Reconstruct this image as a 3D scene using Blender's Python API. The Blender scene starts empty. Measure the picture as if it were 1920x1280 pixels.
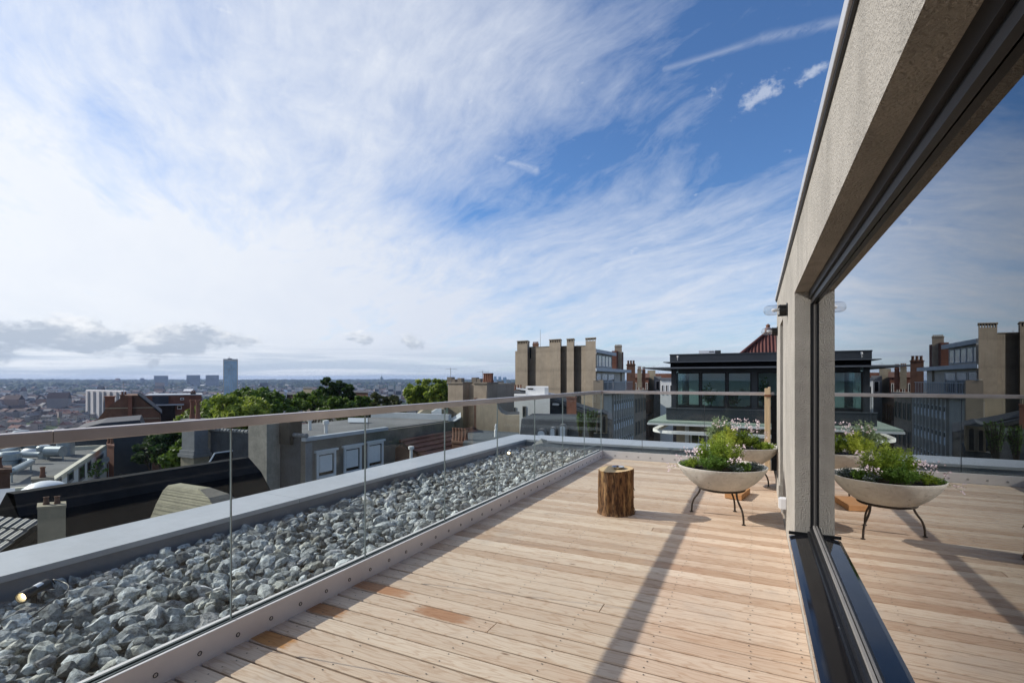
import bpy, bmesh, math, random
import numpy as np
from mathutils import Vector, Matrix
R = math.radians
random.seed(7); rng = np.random.default_rng(7)
sc = bpy.context.scene
col = sc.collection
# ------------------------------------------------------------------ camera constants
F, H, HZ = 940.0, 1.4, 711.0                 # focal length in photo pixels, eye height, horizon row
TH = math.atan(457 / F); CT, ST = math.cos(TH), math.sin(TH)
def ratio(u):
    dx = (u - 960) / F
    return (dx * CT - ST) / (dx * ST + CT)
def depth(X, Y): return -X * ST + Y * CT
def at(u, v, d):
    dx = (u - 960) / F
    return Vector((d * (dx * CT - ST), d * (dx * ST + CT), H - d * (v - HZ) / F))
def gx(u, Y): return ratio(u) * Y
def gy(u, X): return X / ratio(u)
def zv(v, X, Y): return H - (v - HZ) * depth(X, Y) / F

# ------------------------------------------------------------------ node helpers
class NT:
    def __init__(s, tree): s.t = tree; tree.nodes.clear()
    def n(s, typ, ins=None, **props):
        nd = s.t.nodes.new(typ)
        for k, v in props.items(): setattr(nd, k, v)
        for k, v in (ins or {}).items():
            sk = nd.inputs[k]
            if isinstance(v, bpy.types.NodeSocket): s.t.links.new(v, sk)
            elif v is not None: sk.default_value = v
        return nd
    def m(s, op, a, b=None, c=None, clamp=False):
        ins = {0: a}
        if b is not None: ins[1] = b
        if c is not None: ins[2] = c
        return s.n('ShaderNodeMath', ins, operation=op, use_clamp=clamp).outputs[0]
    def mix(s, f, a, b, blend='MIX'):
        nd = s.n('ShaderNodeMix', None, data_type='RGBA', blend_type=blend)
        for k, v in ((0, f), (6, a), (7, b)):
            if isinstance(v, bpy.types.NodeSocket): s.t.links.new(v, nd.inputs[k])
            else: nd.inputs[k].default_value = (v if k == 0 else (tuple(v) + (1,))[:4])
        return nd.outputs[2]
    def ramp(s, f, a, b):           # smooth 0..1 between a and b
        return s.n('ShaderNodeMapRange', {0: f, 1: a, 2: b, 3: 0.0, 4: 1.0}, interpolation_type='SMOOTHSTEP').outputs[0]
    def noise(s, vec, scale, detail=4, rough=0.55, dist=0.0):
        return s.n('ShaderNodeTexNoise', {'Vector': vec, 'Scale': scale, 'Detail': detail, 'Roughness': rough, 'Distortion': dist}).outputs[0]
    def scale(s, vec, xyz):
        return s.n('ShaderNodeVectorMath', {0: vec, 1: xyz}, operation='MULTIPLY').outputs[0]
    def pos(s): return s.n('ShaderNodeNewGeometry').outputs['Position']
    def link(s, a, b): s.t.links.new(a, b)

MATS = {}
def mat(name, color, rough=0.8, var=0.25, nscale=3.0, bump=0.0, bscale=40.0, metal=0.0, stretch=(1, 1, 1), color2=None, spec=0.35, streak=0.0, attr=None):
    """a procedural material: base colour broken by noise (own colour, stains), optional bump and vertical weather streaks"""
    m = bpy.data.materials.new(name); m.use_nodes = True
    t = NT(m.node_tree)
    p = t.pos(); ps = t.scale(p, stretch)
    n1 = t.noise(ps, nscale, 5, 0.6); n2 = t.noise(ps, nscale * 7.3, 3, 0.6)
    f = t.ramp(t.m('ADD', t.m('MULTIPLY', n1, .7), t.m('MULTIPLY', n2, .3)), .3, .7)
    lo = tuple(c * (1 - var) for c in color) if color2 is None else color2
    hi = tuple(min(1, c * (1 + var * .6)) for c in color) if color2 is None else color
    c = t.mix(f, lo, hi)
    if streak:
        s1 = t.noise(t.scale(p, (5, 5, .35)), 1.3, 4, .6)
        c = t.mix(t.m('MULTIPLY', t.ramp(s1, .5, .75), streak), c, tuple(x * .45 for x in color))
    if attr:
        a = t.n('ShaderNodeVertexColor', layer_name=attr).outputs[0]
        c = t.mix(1.0, c, a, 'MULTIPLY')
    b = t.n('ShaderNodeBsdfPrincipled', {'Base Color': c, 'Roughness': rough, 'Metallic': metal, 'Specular IOR Level': spec})
    if bump:
        nb = t.noise(p, bscale, 4, .6)
        t.link(t.n('ShaderNodeBump', {'Strength': bump, 'Distance': .02, 'Height': nb}).outputs[0], b.inputs['Normal'])
    o = t.n('ShaderNodeOutputMaterial'); t.link(b.outputs[0], o.inputs[0])
    MATS[name] = m; return m
def row_lines(name, pitch, dark):
    """courses: each row of shingles or bricks ends in a dark joint"""
    nt = MATS[name].node_tree; b = [n for n in nt.nodes if n.type == 'BSDF_PRINCIPLED'][0]; src = b.inputs['Base Color'].links[0].from_socket
    t = NT.__new__(NT); t.t = nt
    z = t.n('ShaderNodeSeparateXYZ', {0: t.pos()}).outputs[2]
    f = t.m('FRACT', t.m('ADD', t.m('DIVIDE', z, pitch), t.m('MULTIPLY', t.noise(t.pos(), 6, 2, .5), .25)))
    t.link(t.mix(t.m('MULTIPLY', t.m('SUBTRACT', 1.0, t.ramp(f, .05, .3)), dark), src, (.03, .028, .022)), b.inputs['Base Color'])
def spots(name, scale, lo, hi, colr, amt):
    nt = MATS[name].node_tree; b = [n for n in nt.nodes if n.type == 'BSDF_PRINCIPLED'][0]; src = b.inputs['Base Color'].links[0].from_socket
    t = NT.__new__(NT); t.t = nt
    t.link(t.mix(t.m('MULTIPLY', t.ramp(t.noise(t.pos(), scale, 6, .65), lo, hi), amt), src, colr), b.inputs['Base Color'])
def emis(name, color, strength):
    m = bpy.data.materials.new(name); m.use_nodes = True; t = NT(m.node_tree)
    e = t.n('ShaderNodeEmission', {'Color': color + (1,), 'Strength': strength})
    o = t.n('ShaderNodeOutputMaterial'); t.link(e.outputs[0], o.inputs[0]); MATS[name] = m; return m
def glassmat(name, tint, ior=1.5, layers=1.0, gloss=(1, 1, 1), rough=0.0, dust=0.0):
    """thin architectural pane: tinted see-through plus Fresnel reflection from its surfaces"""
    m = bpy.data.materials.new(name); m.use_nodes = True; t = NT(m.node_tree)
    fr = t.n('ShaderNodeFresnel', {'IOR': ior}).outputs[0]
    geo = t.n('ShaderNodeNewGeometry').outputs['Incoming']
    nrm = t.n('ShaderNodeNewGeometry').outputs['Normal']
    cosi = t.m('ABSOLUTE', t.n('ShaderNodeVectorMath', {0: geo, 1: nrm}, operation='DOT_PRODUCT').outputs['Value'])
    r0 = ((ior - 1) / (ior + 1)) ** 2
    fr = t.m('ADD', r0, t.m('MULTIPLY', 1 - r0, t.m('POWER', t.m('SUBTRACT', 1.0, cosi), 5.0)))   # Schlick, the same from both sides
    if layers < 1: fr = t.m('MULTIPLY', fr, layers)
    if layers > 1:
        fr = t.m('DIVIDE', t.m('MULTIPLY', fr, layers), t.m('ADD', 1.0, t.m('MULTIPLY', fr, layers - 1)))
    a = t.n('ShaderNodeBsdfTransparent', {'Color': tint + (1,)})
    g = t.n('ShaderNodeBsdfGlossy', {'Color': gloss + (1,), 'Roughness': rough})
    x = t.n('ShaderNodeMixShader', {0: fr, 1: a.outputs[0], 2: g.outputs[0]})
    if dust:                                          # dried water marks and dust
        df = t.n('ShaderNodeBsdfDiffuse', {'Color': (.6, .6, .58, 1)}); k = t.m('ADD', t.m('MULTIPLY', t.ramp(t.noise(t.scale(t.pos(), (3, 3, 1.2)), 2.2, 6, .7), .42, .75), dust), t.m('MULTIPLY', t.ramp(t.noise(t.pos(), 55, 2, .5), .68, .74), dust * 1.5))
        x = t.n('ShaderNodeMixShader', {0: k, 1: x.outputs[0], 2: df.outputs[0]})
    o = t.n('ShaderNodeOutputMaterial'); t.link(x.outputs[0], o.inputs[0]); MATS[name] = m; return m
def leafmat(name, c1, c2, nscale=.7):
    m = bpy.data.materials.new(name); m.use_nodes = True; t = NT(m.node_tree)
    n1 = t.noise(t.pos(), nscale, 3, .6); n2 = t.noise(t.pos(), nscale * 9, 2, .5)
    f = t.ramp(t.m('ADD', t.m('MULTIPLY', n1, .6), t.m('MULTIPLY', n2, .4)), .35, .65)
    c = t.mix(f, c1, c2)
    d = t.n('ShaderNodeBsdfPrincipled', {'Base Color': c, 'Roughness': .55, 'Specular IOR Level': .3})
    tr = t.n('ShaderNodeBsdfTranslucent', {'Color': c})
    x = t.n('ShaderNodeMixShader', {0: .42, 1: d.outputs[0], 2: tr.outputs[0]})
    o = t.n('ShaderNodeOutputMaterial'); t.link(x.outputs[0], o.inputs[0]); MATS[name] = m; return m

# ------------------------------------------------------------------ mesh helpers
ORG = {}
def tag(o, label=None, cat=None, group=None, kind=None):
    if label: o['label'] = label
    if cat: o['category'] = cat
    if group: o['group'] = group
    if kind: o['kind'] = kind
    return o
def thing(name, loc, label, cat, group=None):
    o = bpy.data.objects.new(name, None); col.objects.link(o)
    o.location = loc; o.empty_display_size = .2
    ORG[o.name] = Vector(loc)
    return tag(o, label, cat, group)
def link_mesh(name, me, parent=None, org=None):
    o = bpy.data.objects.new(name, me); col.objects.link(o)
    if parent: o.parent = parent
    ORG[o.name] = org if org is not None else (ORG[parent.name] if parent else Vector())
    return o
class MB:
    def __init__(s): s.v = []; s.f = []; s.mi = []
    def add(s, vs, fs, mi=0):
        b = len(s.v); s.v += [tuple(v) for v in vs]; s.f += [tuple(b + i for i in f) for f in fs]; s.mi += [mi] * len(fs); return s
    def obox(s, o, a, b, c, mi=0):
        o, a, b, c = Vector(o), Vector(a), Vector(b), Vector(c)
        vs = [o, o + a, o + a + b, o + b, o + c, o + a + c, o + a + b + c, o + b + c]
        return s.add(vs, [(0, 3, 2, 1), (4, 5, 6, 7), (0, 1, 5, 4), (1, 2, 6, 5), (2, 3, 7, 6), (3, 0, 4, 7)], mi)
    def box(s, x0, x1, y0, y1, z0, z1, mi=0):
        return s.obox((x0, y0, z0), (x1 - x0, 0, 0), (0, y1 - y0, 0), (0, 0, z1 - z0), mi)
    def prism(s, poly, ext, mi=0):
        n = len(poly); ext = Vector(ext); p = [Vector(q) for q in poly]
        return s.add(p + [q + ext for q in p], [tuple(range(n))[::-1], tuple(range(n, 2 * n))] + [(i, (i + 1) % n, n + (i + 1) % n, n + i) for i in range(n)], mi)
    def quad(s, a, b, c, d, mi=0): return s.add([a, b, c, d], [(0, 1, 2, 3)], mi)
    def lathe(s, c, prof, seg=32, mi=0, axis=(0, 0, 1), jit=None):
        c = Vector(c); ax = Vector(axis).normalized()
        q = Vector((0, 0, 1)).rotation_difference(ax)
        b = len(s.v); n = len(prof)
        for (r, z) in prof:
            for k in range(seg):
                a = 2 * math.pi * k / seg
                rr = r if jit is None else r * jit(a, z)
                s.v.append(tuple(c + q @ Vector((rr * math.cos(a), rr * math.sin(a), z))))
        for i in range(n - 1):
            for k in range(seg):
                k2 = (k + 1) % seg
                s.f.append((b + i * seg + k, b + i * seg + k2, b + (i + 1) * seg + k2, b + (i + 1) * seg + k)); s.mi.append(mi)
        return s
    def cyl(s, p, q, r, seg=12, mi=0, r2=None):
        p, q = Vector(p), Vector(q); L = (q - p).length; r2 = r if r2 is None else r2
        return s.lathe(p, [(0.0001, 0), (r, 0), (r2, L), (0.0001, L)], seg, mi, q - p)
    def tube(s, pts, r, seg=8, mi=0):
        pts = [Vector(p) for p in pts]; b = len(s.v); n = len(pts); up = None
        for i, p in enumerate(pts):
            t = (pts[min(i + 1, n - 1)] - pts[max(i - 1, 0)]).normalized()
            if up is None: up = t.orthogonal().normalized()
            up = (up - t * up.dot(t)).normalized(); w = t.cross(up)
            rr = r[i] if isinstance(r, (list, tuple)) else r
            for k in range(seg):
                a = 2 * math.pi * k / seg
                s.v.append(tuple(p + rr * (math.cos(a) * up + math.sin(a) * w)))
        for i in range(n - 1):
            for k in range(seg):
                k2 = (k + 1) % seg
                s.f.append((b + i * seg + k, b + i * seg + k2, b + (i + 1) * seg + k2, b + (i + 1) * seg + k)); s.mi.append(mi)
        s.f.append(tuple(b + k for k in range(seg))[::-1]); s.f.append(tuple(b + (n - 1) * seg + k for k in range(seg))); s.mi += [mi, mi]
        return s
    def build(s, name, mats, parent=None, smooth=False, bevel=0.0, loc=None):
        org = ORG[parent.name] if parent else (Vector(loc) if loc is not None else Vector())
        me = bpy.data.meshes.new(name)
        me.from_pydata([tuple(Vector(v) - org) for v in s.v], [], s.f)
        for m in (mats if isinstance(mats, (list, tuple)) else [mats]): me.materials.append(MATS[m] if isinstance(m, str) else m)
        me.polygons.foreach_set('material_index', s.mi)
        bm = bmesh.new(); bm.from_mesh(me); bmesh.ops.recalc_face_normals(bm, faces=bm.faces); bm.to_mesh(me); bm.free()
        if smooth:
            me.polygons.foreach_set('use_smooth', [True] * len(me.polygons))
            if smooth != 'all': me.set_sharp_from_angle(angle=R(40))
        o = link_mesh(name, me, parent, org)
        if not parent and loc is not None: o.location = org
        if bevel:
            md = o.modifiers.new('edge', 'BEVEL'); md.width = bevel; md.segments = 2; md.limit_method = 'ANGLE'; md.angle_limit = R(50)
        return o
def np_mesh(name, V, Fq, mats, parent=None, mi=None, smooth=False, colors=None, org=None):
    """mesh from numpy arrays; Fq is an (n,k) array of equal polygons"""
    me = bpy.data.meshes.new(name)
    org = ORG[parent.name] if parent else (org or Vector())
    V = np.asarray(V, np.float32) - np.array(org, np.float32)
    k = Fq.shape[1]; n = len(Fq)
    me.vertices.add(len(V)); me.vertices.foreach_set('co', V.ravel())
    me.loops.add(n * k); me.loops.foreach_set('vertex_index', Fq.ravel().astype(np.int32))
    me.polygons.add(n); me.polygons.foreach_set('loop_start', np.arange(0, n * k, k, dtype=np.int32))
    for m in mats: me.materials.append(MATS[m])
    if mi is not None: me.polygons.foreach_set('material_index', mi.astype(np.int32))
    me.polygons.foreach_set('use_smooth', np.full(n, bool(smooth)))
    me.update(calc_edges=True); me.validate()
    if colors is not None:
        ca = me.color_attributes.new('tone', 'FLOAT_COLOR', 'CORNER')
        c4 = np.ones((n * k, 4), np.float32); c4[:, :3] = np.repeat(colors, k, axis=0)
        ca.data.foreach_set('color', c4.ravel())
    return link_mesh(name, me, parent, org)

# ------------------------------------------------------------------ materials
mat('render_wall', (.445, .42, .375), .9, .2, 1.6, .9, 110, streak=.3)
mat('reveal_wall', (.50, .465, .395), .9, .16, 1.6, .55, 130)
mat('zinc_coping', (.40, .415, .445), .5, .12, 1.2, .03, 20, metal=.0, streak=0, spec=.5)
mat('parapet_face', (.20, .215, .24), .75, .15, 2.0, .05, 30)
mat('anodised', (.72, .68, .66), .45, .06, 2.0, metal=.1)
mat('handrail_metal', (.52, .465, .435), .30, .2, 1.4, metal=.55, stretch=(1, .6, 1))
mat('bolt_dark', (.05, .05, .055), .35, .2, 20, metal=.6)
mat('steel', (.6, .6, .6), .25, .1, 8, metal=.9)
mat('frame_black', (.009, .0095, .011), .38, .2, 3, spec=.25)
mat('frame_sill', (.009, .009, .011), .07, .3, 3, spec=.4)
mat('bead_grey', (.22, .21, .2), .5, .1, 5)
mat('gasket', (.06, .07, .07), .5, .1, 5)
mat('glass_edge', (.26, .30, .295), .3, .1, 5)
mat('deck_gap', (.075, .040, .018), .95, .3, 6)
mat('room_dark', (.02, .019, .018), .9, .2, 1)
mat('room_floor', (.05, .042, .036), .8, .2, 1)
mat('white_plastic', (.75, .76, .78), .4, .05, 5)
mat('black_plastic', (.015, .015, .016), .4, .2, 5)
mat('iron', (.055, .042, .032), .6, .35, 30, .2, 120, metal=.3)
mat('soil', (.03, .022, .016), .95, .4, 30, .8, 90)
mat('planter', (.64, .61, .55), .85, .16, 5, .35, 70, color2=(.47, .44, .39), streak=.4)
spots('planter', 16, .60, .70, (.22, .20, .17), .55)
mat('cut_wood', (.50, .34, .17), .75, .25, 14, .1, 80)
mat('plank', (.46, .235, .10), .7, .2, 5, stretch=(1, 6, 6))
mat('post_wood', (.72, .54, .33), .7, .15, 5, stretch=(8, 8, 1))
mat('membrane', (.10, .11, .115), .5, .3, 8)
mat('rust', (.24, .10, .05), .8, .3, 8)
mat('petal', (.74, .60, .63), .7, .25, 60)
mat('petal_white', (.85, .80, .78), .7, .1, 60)
mat('stem', (.09, .11, .03), .7, .3, 40)
emis('lamp_lit', (1.0, .78, .48), 9.0)
emis('bulb_lit', (1.0, .72, .45), 1.5)
glassmat('railing_glass', (.935, .965, .955), 1.5, .36, dust=.014)
glassmat('lamp_glass', (.90, .91, .92), 1.6, 3.0)
glassmat('window_glass', (.26, .28, .28), 1.52, 3.2, (.97, .98, .99))
glassmat('teal_glass', (.74, .86, .85), 1.5, 1.3)
glassmat('far_glass', (.25, .30, .32), 1.5, 1.7)
leafmat('fern_leaf', (.16, .26, .025), (.40, .48, .08), 8)
leafmat('grey_leaf', (.18, .25, .12), (.34, .42, .24), 8)
leafmat('deep_leaf', (.06, .14, .02), (.17, .28, .05), 8)
leafmat('lime_leaf', (.28, .38, .035), (.50, .54, .09), 8)
leafmat('blue_leaf', (.10, .14, .13), (.24, .28, .28), 10)
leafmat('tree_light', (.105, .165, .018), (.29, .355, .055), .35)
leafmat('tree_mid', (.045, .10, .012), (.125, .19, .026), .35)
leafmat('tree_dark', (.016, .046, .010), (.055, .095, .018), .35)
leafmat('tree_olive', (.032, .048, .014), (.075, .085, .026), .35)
mat('bark_grey', (.07, .055, .04), .9, .3, 5)
# buildings
mat('slate_wall', (.062, .068, .078), .85, .35, 1.3, .3, 12, streak=.25)
mat('slate_black', (.009, .0095, .011), .9, .3, 1.0, .1, 10, spec=.03)
mat('slate_band', (.020, .020, .022), .8, .3, 1.0, spec=.06)
mat('slate_blue', (.035, .042, .055), .75, .2, 1.0)
mat('chimney_render', (.32, .295, .25), .9, .3, .9, .15, 20, streak=.35)
mat('grey_render', (.16, .145, .12), .9, .3, .9, .15, 20, streak=.3)
mat('grey_paint', (.22, .225, .23), .9, .2, .9, streak=.3)
mat('beige_render', (.30, .26, .185), .9, .25, .7, .1, 20, streak=.25)
mat('tan_concrete', (.335, .28, .21), .9, .22, .22, .08, 6, streak=.38)
row_lines('tan_concrete', 2.9, .14)
mat('tan_dark', (.24, .205, .16), .9, .18, .35, streak=.2)
mat('white_wall', (.72, .73, .72), .8, .08, .6, streak=.12)
mat('white_trim', (.70, .70, .68), .7, .08, 2)
mat('cream_trim', (.60, .56, .45), .7, .12, 1)
mat('flat_roof', (.15, .15, .15), .9, .35, .35, .1, 10)
mat('flat_roof_dark', (.08, .09, .095), .85, .3, .5)
mat('galvanised', (.34, .38, .40), .4, .15, 3, metal=.4)
mat('brick_red', (.18, .078, .052), .9, .28, 1.2, streak=.2)
mat('brick_brown', (.13, .068, .045), .9, .3, .9, streak=.25)
mat('brick_dark', (.075, .05, .04), .9, .3, .9)
mat('terracotta', (.20, .095, .06), .85, .3, 3)
mat('tile_red', (.17, .075, .055), .8, .35, 1.6, attr=None)
mat('tile_maroon', (.095, .033, .028), .8, .3, 1.2)
mat('tile_grey', (.085, .09, .095), .55, .35, 3, spec=.5)
mat('shingle', (.30, .275, .19), .85, .25, 2.5)
row_lines('shingle', .115, .45)
mat('copper_green', (.30, .37, .31), .75, .2, 1)
mat('dark_metal', (.028, .034, .042), .45, .2, .8, spec=.5)
mat('dark_metal_edge', (.10, .11, .125), .4, .15, 1, spec=.5)
mat('metal_light', (.42, .45, .48), .45, .12, 1)
mat('street_grey', (.54, .49, .42), .85, .15, .8)
mat('street_brown', (.33, .25, .185), .9, .25, .8, streak=.25)
mat('spandrel', (.72, .76, .80), .5, .1, 2)
mat('tower_frame', (.46, .44, .38), .6, .12, .1)
mat('tower_glass', (.24, .44, .58), .35, .4, .03, spec=.6)
mat('block_far', (.30, .31, .34), .85, .12, .05)
mat('white_block', (.58, .55, .53), .85, .1, .1)
mat('block_dark', (.07, .08, .10), .6, .2, .1)
mat('church_grey', (.20, .24, .22), .85, .15, .05)
mat('city_fill', (1, 1, 1), .9, .12, .05, attr='tone')
mat('house_wall', (.40, .33, .28), .9, .25, .08)
mat('house_roof_red', (.22, .12, .095), .9, .3, .15)
mat('house_roof_grey', (.12, .12, .13), .85, .3, .15)
mat('house_roof_pale', (.62, .61, .6), .7, .2, .1)
mat('asphalt', (.05, .05, .052), .9, .2, .5)
mat('yellow_window', (.75, .5, .2), .7, .1, 1)

# ------------------------------------------------------------------ deck boards
def deck_material():
    m = bpy.data.materials.new('larch_boards'); m.use_nodes = True; t = NT(m.node_tree)
    p = t.pos()
    tone = t.n('ShaderNodeVertexColor', layer_name='tone').outputs[0]
    sep = t.n('ShaderNodeSeparateColor', {0: tone}); r1, r2 = sep.outputs[0], sep.outputs[1]
    off = t.n('ShaderNodeCombineXYZ', {0: t.m('MULTIPLY', r1, 37.0), 1: t.m('MULTIPLY', r2, 91.0), 2: 0.0}).outputs[0]
    pp = t.n('ShaderNodeVectorMath', {0: p, 1: off}, operation='ADD').outputs[0]
    base = t.mix(r1, (.52, .375, .265), (.72, .585, .45))
    base = t.mix(t.m('MULTIPLY', t.ramp(r2, .86, .97), .55), base, (.46, .30, .19))
    # growth rings: wavy bands stretched along the board
    warp = t.noise(t.scale(pp, (1.0, 5.0, 1)), 1.6, 3, .5)
    band = t.m('FRACT', t.m('ADD', t.m('MULTIPLY', warp, 9.0), t.m('MULTIPLY', t.noise(t.scale(pp, (.7, 30, 1)), 1, 2, .5), 1.5)))
    ring = t.ramp(t.m('ABSOLUTE', t.m('SUBTRACT', band, .5)), .28, .5)
    fine = t.noise(t.scale(pp, (2.2, 95, 1)), 1.0, 4, .65)
    c = t.mix(t.m('MULTIPLY', ring, .4), base, t.mix(1.0, base, (.62, .46, .34), 'MULTIPLY'))
    c = t.mix(t.m('MULTIPLY', t.ramp(fine, .42, .70), .42), c, t.mix(1.0, c, (.66, .54, .45), 'MULTIPLY'))
    big = t.noise(t.scale(pp, (.8, 2.2, 1)), .9, 4, .6)
    c = t.mix(t.m('MULTIPLY', t.ramp(big, .5, .78), .35), c, t.mix(1.0, c, (.86, .62, .50), 'MULTIPLY'))
    # knots
    vo = t.n('ShaderNodeTexVoronoi', {'Vector': t.scale(pp, (1.5, 4.0, 1)), 'Scale': 1.1}).outputs['Distance']
    kn = t.m('SUBTRACT', 1.0, t.ramp(t.m('ADD', vo, t.m('MULTIPLY', fine, .03)), .035, .075))
    c = t.mix(t.m('MULTIPLY', kn, .75), c, (.16, .075, .035))
    # grey foot-worn dirt
    dirt = t.noise(t.scale(p, (1.5, 1.5, 1)), 1.4, 5, .65)
    c = t.mix(t.m('MULTIPLY', t.ramp(dirt, .52, .74), .28), c, (.38, .34, .30))
    # rust coloured spills, each with its own outline, and a ring left by a pot
    sx = t.n('ShaderNodeSeparateXYZ', {0: p}); X, Y = sx.outputs[0], sx.outputs[1]
    wob = t.m('MULTIPLY', t.m('SUBTRACT', t.noise(p, 14, 3, .6), .5), .9)
    def blob(cx, cy, rx, ry, amt, colr, c):
        d = t.m('ADD', t.m('POWER', t.m('DIVIDE', t.m('SUBTRACT', X, cx), rx), 2.0), t.m('POWER', t.m('ABSOLUTE', t.m('DIVIDE', t.m('SUBTRACT', Y, cy), ry)), 9.0))
        f = t.m('SUBTRACT', 1.0, t.ramp(t.m('ADD', d, t.m('ADD', wob, t.m('MULTIPLY', t.m('SUBTRACT', fine, .5), 2.2))), .3, 1.1))
        return t.mix(t.m('MULTIPLY', f, amt), c, t.mix(1.0, c, colr, 'MULTIPLY'))
    for a in STAINS: c = blob(*a, c)
    dx = t.m('SUBTRACT', X, RINGC[0]); dy = t.m('SUBTRACT', Y, RINGC[1])
    rr = t.m('SQRT', t.m('ADD', t.m('MULTIPLY', dx, dx), t.m('MULTIPLY', dy, dy)))
    rf = t.m('SUBTRACT', 1.0, t.ramp(t.m('ABSOLUTE', t.m('SUBTRACT', t.m('ADD', rr, t.m('MULTIPLY', wob, .05)), .145)), .008, .035))
    c = t.mix(t.m('MULTIPLY', rf, t.m('MULTIPLY', t.ramp(big, .35, .6), .65)), c, t.mix(1.0, c, (.60, .44, .28), 'MULTIPLY'))
    b = t.n('ShaderNodeBsdfPrincipled', {'Base Color': c, 'Roughness': .62, 'Specular IOR Level': .3})
    h = t.m('ADD', t.m('MULTIPLY', fine, .7), t.m('MULTIPLY', ring, -.3))
    t.link(t.n('ShaderNodeBump', {'Strength': .25, 'Distance': .004, 'Height': h}).outputs[0], b.inputs['Normal'])
    o = t.n('ShaderNodeOutputMaterial'); t.link(b.outputs[0], o.inputs[0]); MATS['larch_boards'] = m
JOINTS = [(-1.342, 2.49), (-.85, 2.97), (-.868, 4.75), (-1.55, 4.45), (-1.9, 6.2), (-1.2, .9)]
def bc(y): return 1.937 + .1275 * (math.floor((y - 1.937) / .1275) + .5)
STAINS = [(-1.68, bc(2.49), .21, .064, .8, (.60, .34, .18)), (-2.28, bc(2.65), .28, .064, .80, (.62, .33, .15)), (-2.38, bc(2.30), .20, .064, .85, (.62, .34, .14)),
          (-2.34, bc(1.92), .15, .064, .9, (.72, .42, .14)), (-.15, bc(2.9), .5, .06, .3, (.75, .55, .40)), (.15, bc(2.2), .12, .05, .5, (.8, .55, .3)), (-.9, bc(6.6), .5, .05, .4, (.7, .5, .36))]
RINGC = (-2.09, 4.12)
deck_material()
def make_deck():
    V, Fc, C, MI = [], [], [], []
    def addbox(x0, x1, y0, y1, z0, z1, tone, mi=0, ch=.005):
        b = len(V)
        V.extend([(x0, y0, z0), (x1, y0, z0), (x1, y1, z0), (x0, y1, z0), (x0, y0, z1 - ch), (x1, y0, z1 - ch), (x1, y1, z1 - ch), (x0, y1, z1 - ch),
                  (x0 + ch * .3, y0 + ch, z1), (x1 - ch * .3, y0 + ch, z1), (x1 - ch * .3, y1 - ch, z1), (x0 + ch * .3, y1 - ch, z1)])
        for q in ((0, 1, 5, 4), (1, 2, 6, 5), (2, 3, 7, 6), (3, 0, 4, 7), (4, 5, 9, 8), (5, 6, 10, 9), (6, 7, 11, 10), (7, 4, 8, 11), (8, 9, 10, 11)):
            Fc.append([b + i for i in q]); C.append(tone); MI.append(mi)
    pitch, gap = .1275, .0125
    y = 1.937 - .1275 * 45; k = 0; rr = random.Random(3); y00 = y
    while y < 8.72:
        y1 = min(y + pitch - gap, 8.74)
        cuts = [-2.475]
        for jx, jy in JOINTS:
            if y < jy < y + pitch: cuts.append(jx)
        cuts.append(.2495)
        for a, b in zip(cuts[:-1], cuts[1:]):
            tone = (min(1, max(0, rr.gauss(.55, .26))), rr.random(), 0)
            e = .0015 if b < .2 else 0
            addbox(a + (.0015 if a > -2.4 else 0), b - e, y, y1, -.028, rr.uniform(-.0012, .0012), tone)
        y += pitch; k += 1
    # screws in pairs above every joist
    y = y00
    while y < 8.72:
        for xj in (-2.33, -1.87, -1.41, -.95, -.49, -.03, .2):
            for dy in (.026, pitch - gap - .026):
                x = xj + rr.uniform(-.012, .012); yy = y + dy + rr.uniform(-.006, .006)
                if yy > 8.7: continue
                b = len(V); r = .0048
                V.extend([(x + r * math.cos(a * math.pi / 2 + .4), yy + r * math.sin(a * math.pi / 2 + .4), .0018) for a in range(4)])
                Fc.append([b, b + 1, b + 2, b + 3]); C.append((0, 0, 0)); MI.append(1)
        y += pitch
    o = np_mesh('timber_deck', np.array(V), np.array(Fc), ['larch_boards', 'bolt_dark'], mi=np.array(MI), colors=np.array(C))
    tag(o, kind='structure')
    mb = MB(); mb.box(-2.47, .2, -3.9, 8.74, -.2, -.020)
    o = mb.build('deck_base', 'deck_gap'); tag(o, kind='structure')
make_deck()

# ------------------------------------------------------------------ glass balustrade
XG, YG = -2.5, 8.8
bal = thing('glass_balustrade', (XG, 4, 0), 'frameless glass balustrade with flat metal handrail along the roof terrace edge', 'balustrade')
mb = MB(); mb.box(-2.462, -2.45 + .0, -3.9, YG - .06, .0, .1335)      # fascia facing the deck
mb.box(-2.462, -2.45, -3.9, -3.9, 0, .13)
mb = MB()
mb.box(-2.476, -2.458, -3.9, YG - .042, -.03, .135); mb.box(-2.552, -2.526, -3.9, YG + .026, -.03, .135); mb.box(-2.526, -2.476, -3.9, YG, -.03, -.005)
mb.box(-2.458, .25, YG - .042, YG - .024, -.03, .135); mb.box(-2.526, .25, YG + .026, YG + .05, -.03, .135)
mb.build('channel', 'anodised', bal, bevel=.002)
mb = MB(); mb.box(-2.5245, -2.5095, -3.9, YG, .10, .137); mb.box(-2.4905, -2.4775, -3.9, YG - .024, .10, .1375)
mb.box(-2.476, .25, YG - .0235, YG - .0095, .10, .137); mb.box(-2.5, .25, YG + .0095, YG + .0255, .10, .137)
mb.build('gasket_strip', 'gasket', bal)
js = [1.737 - 1.0145 * k for k in range(5, 0, -1)] + [1.737 + 1.0145 * k for k in range(0, 7)] + [YG]
js = [j for j in js if j > -3.6]
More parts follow.
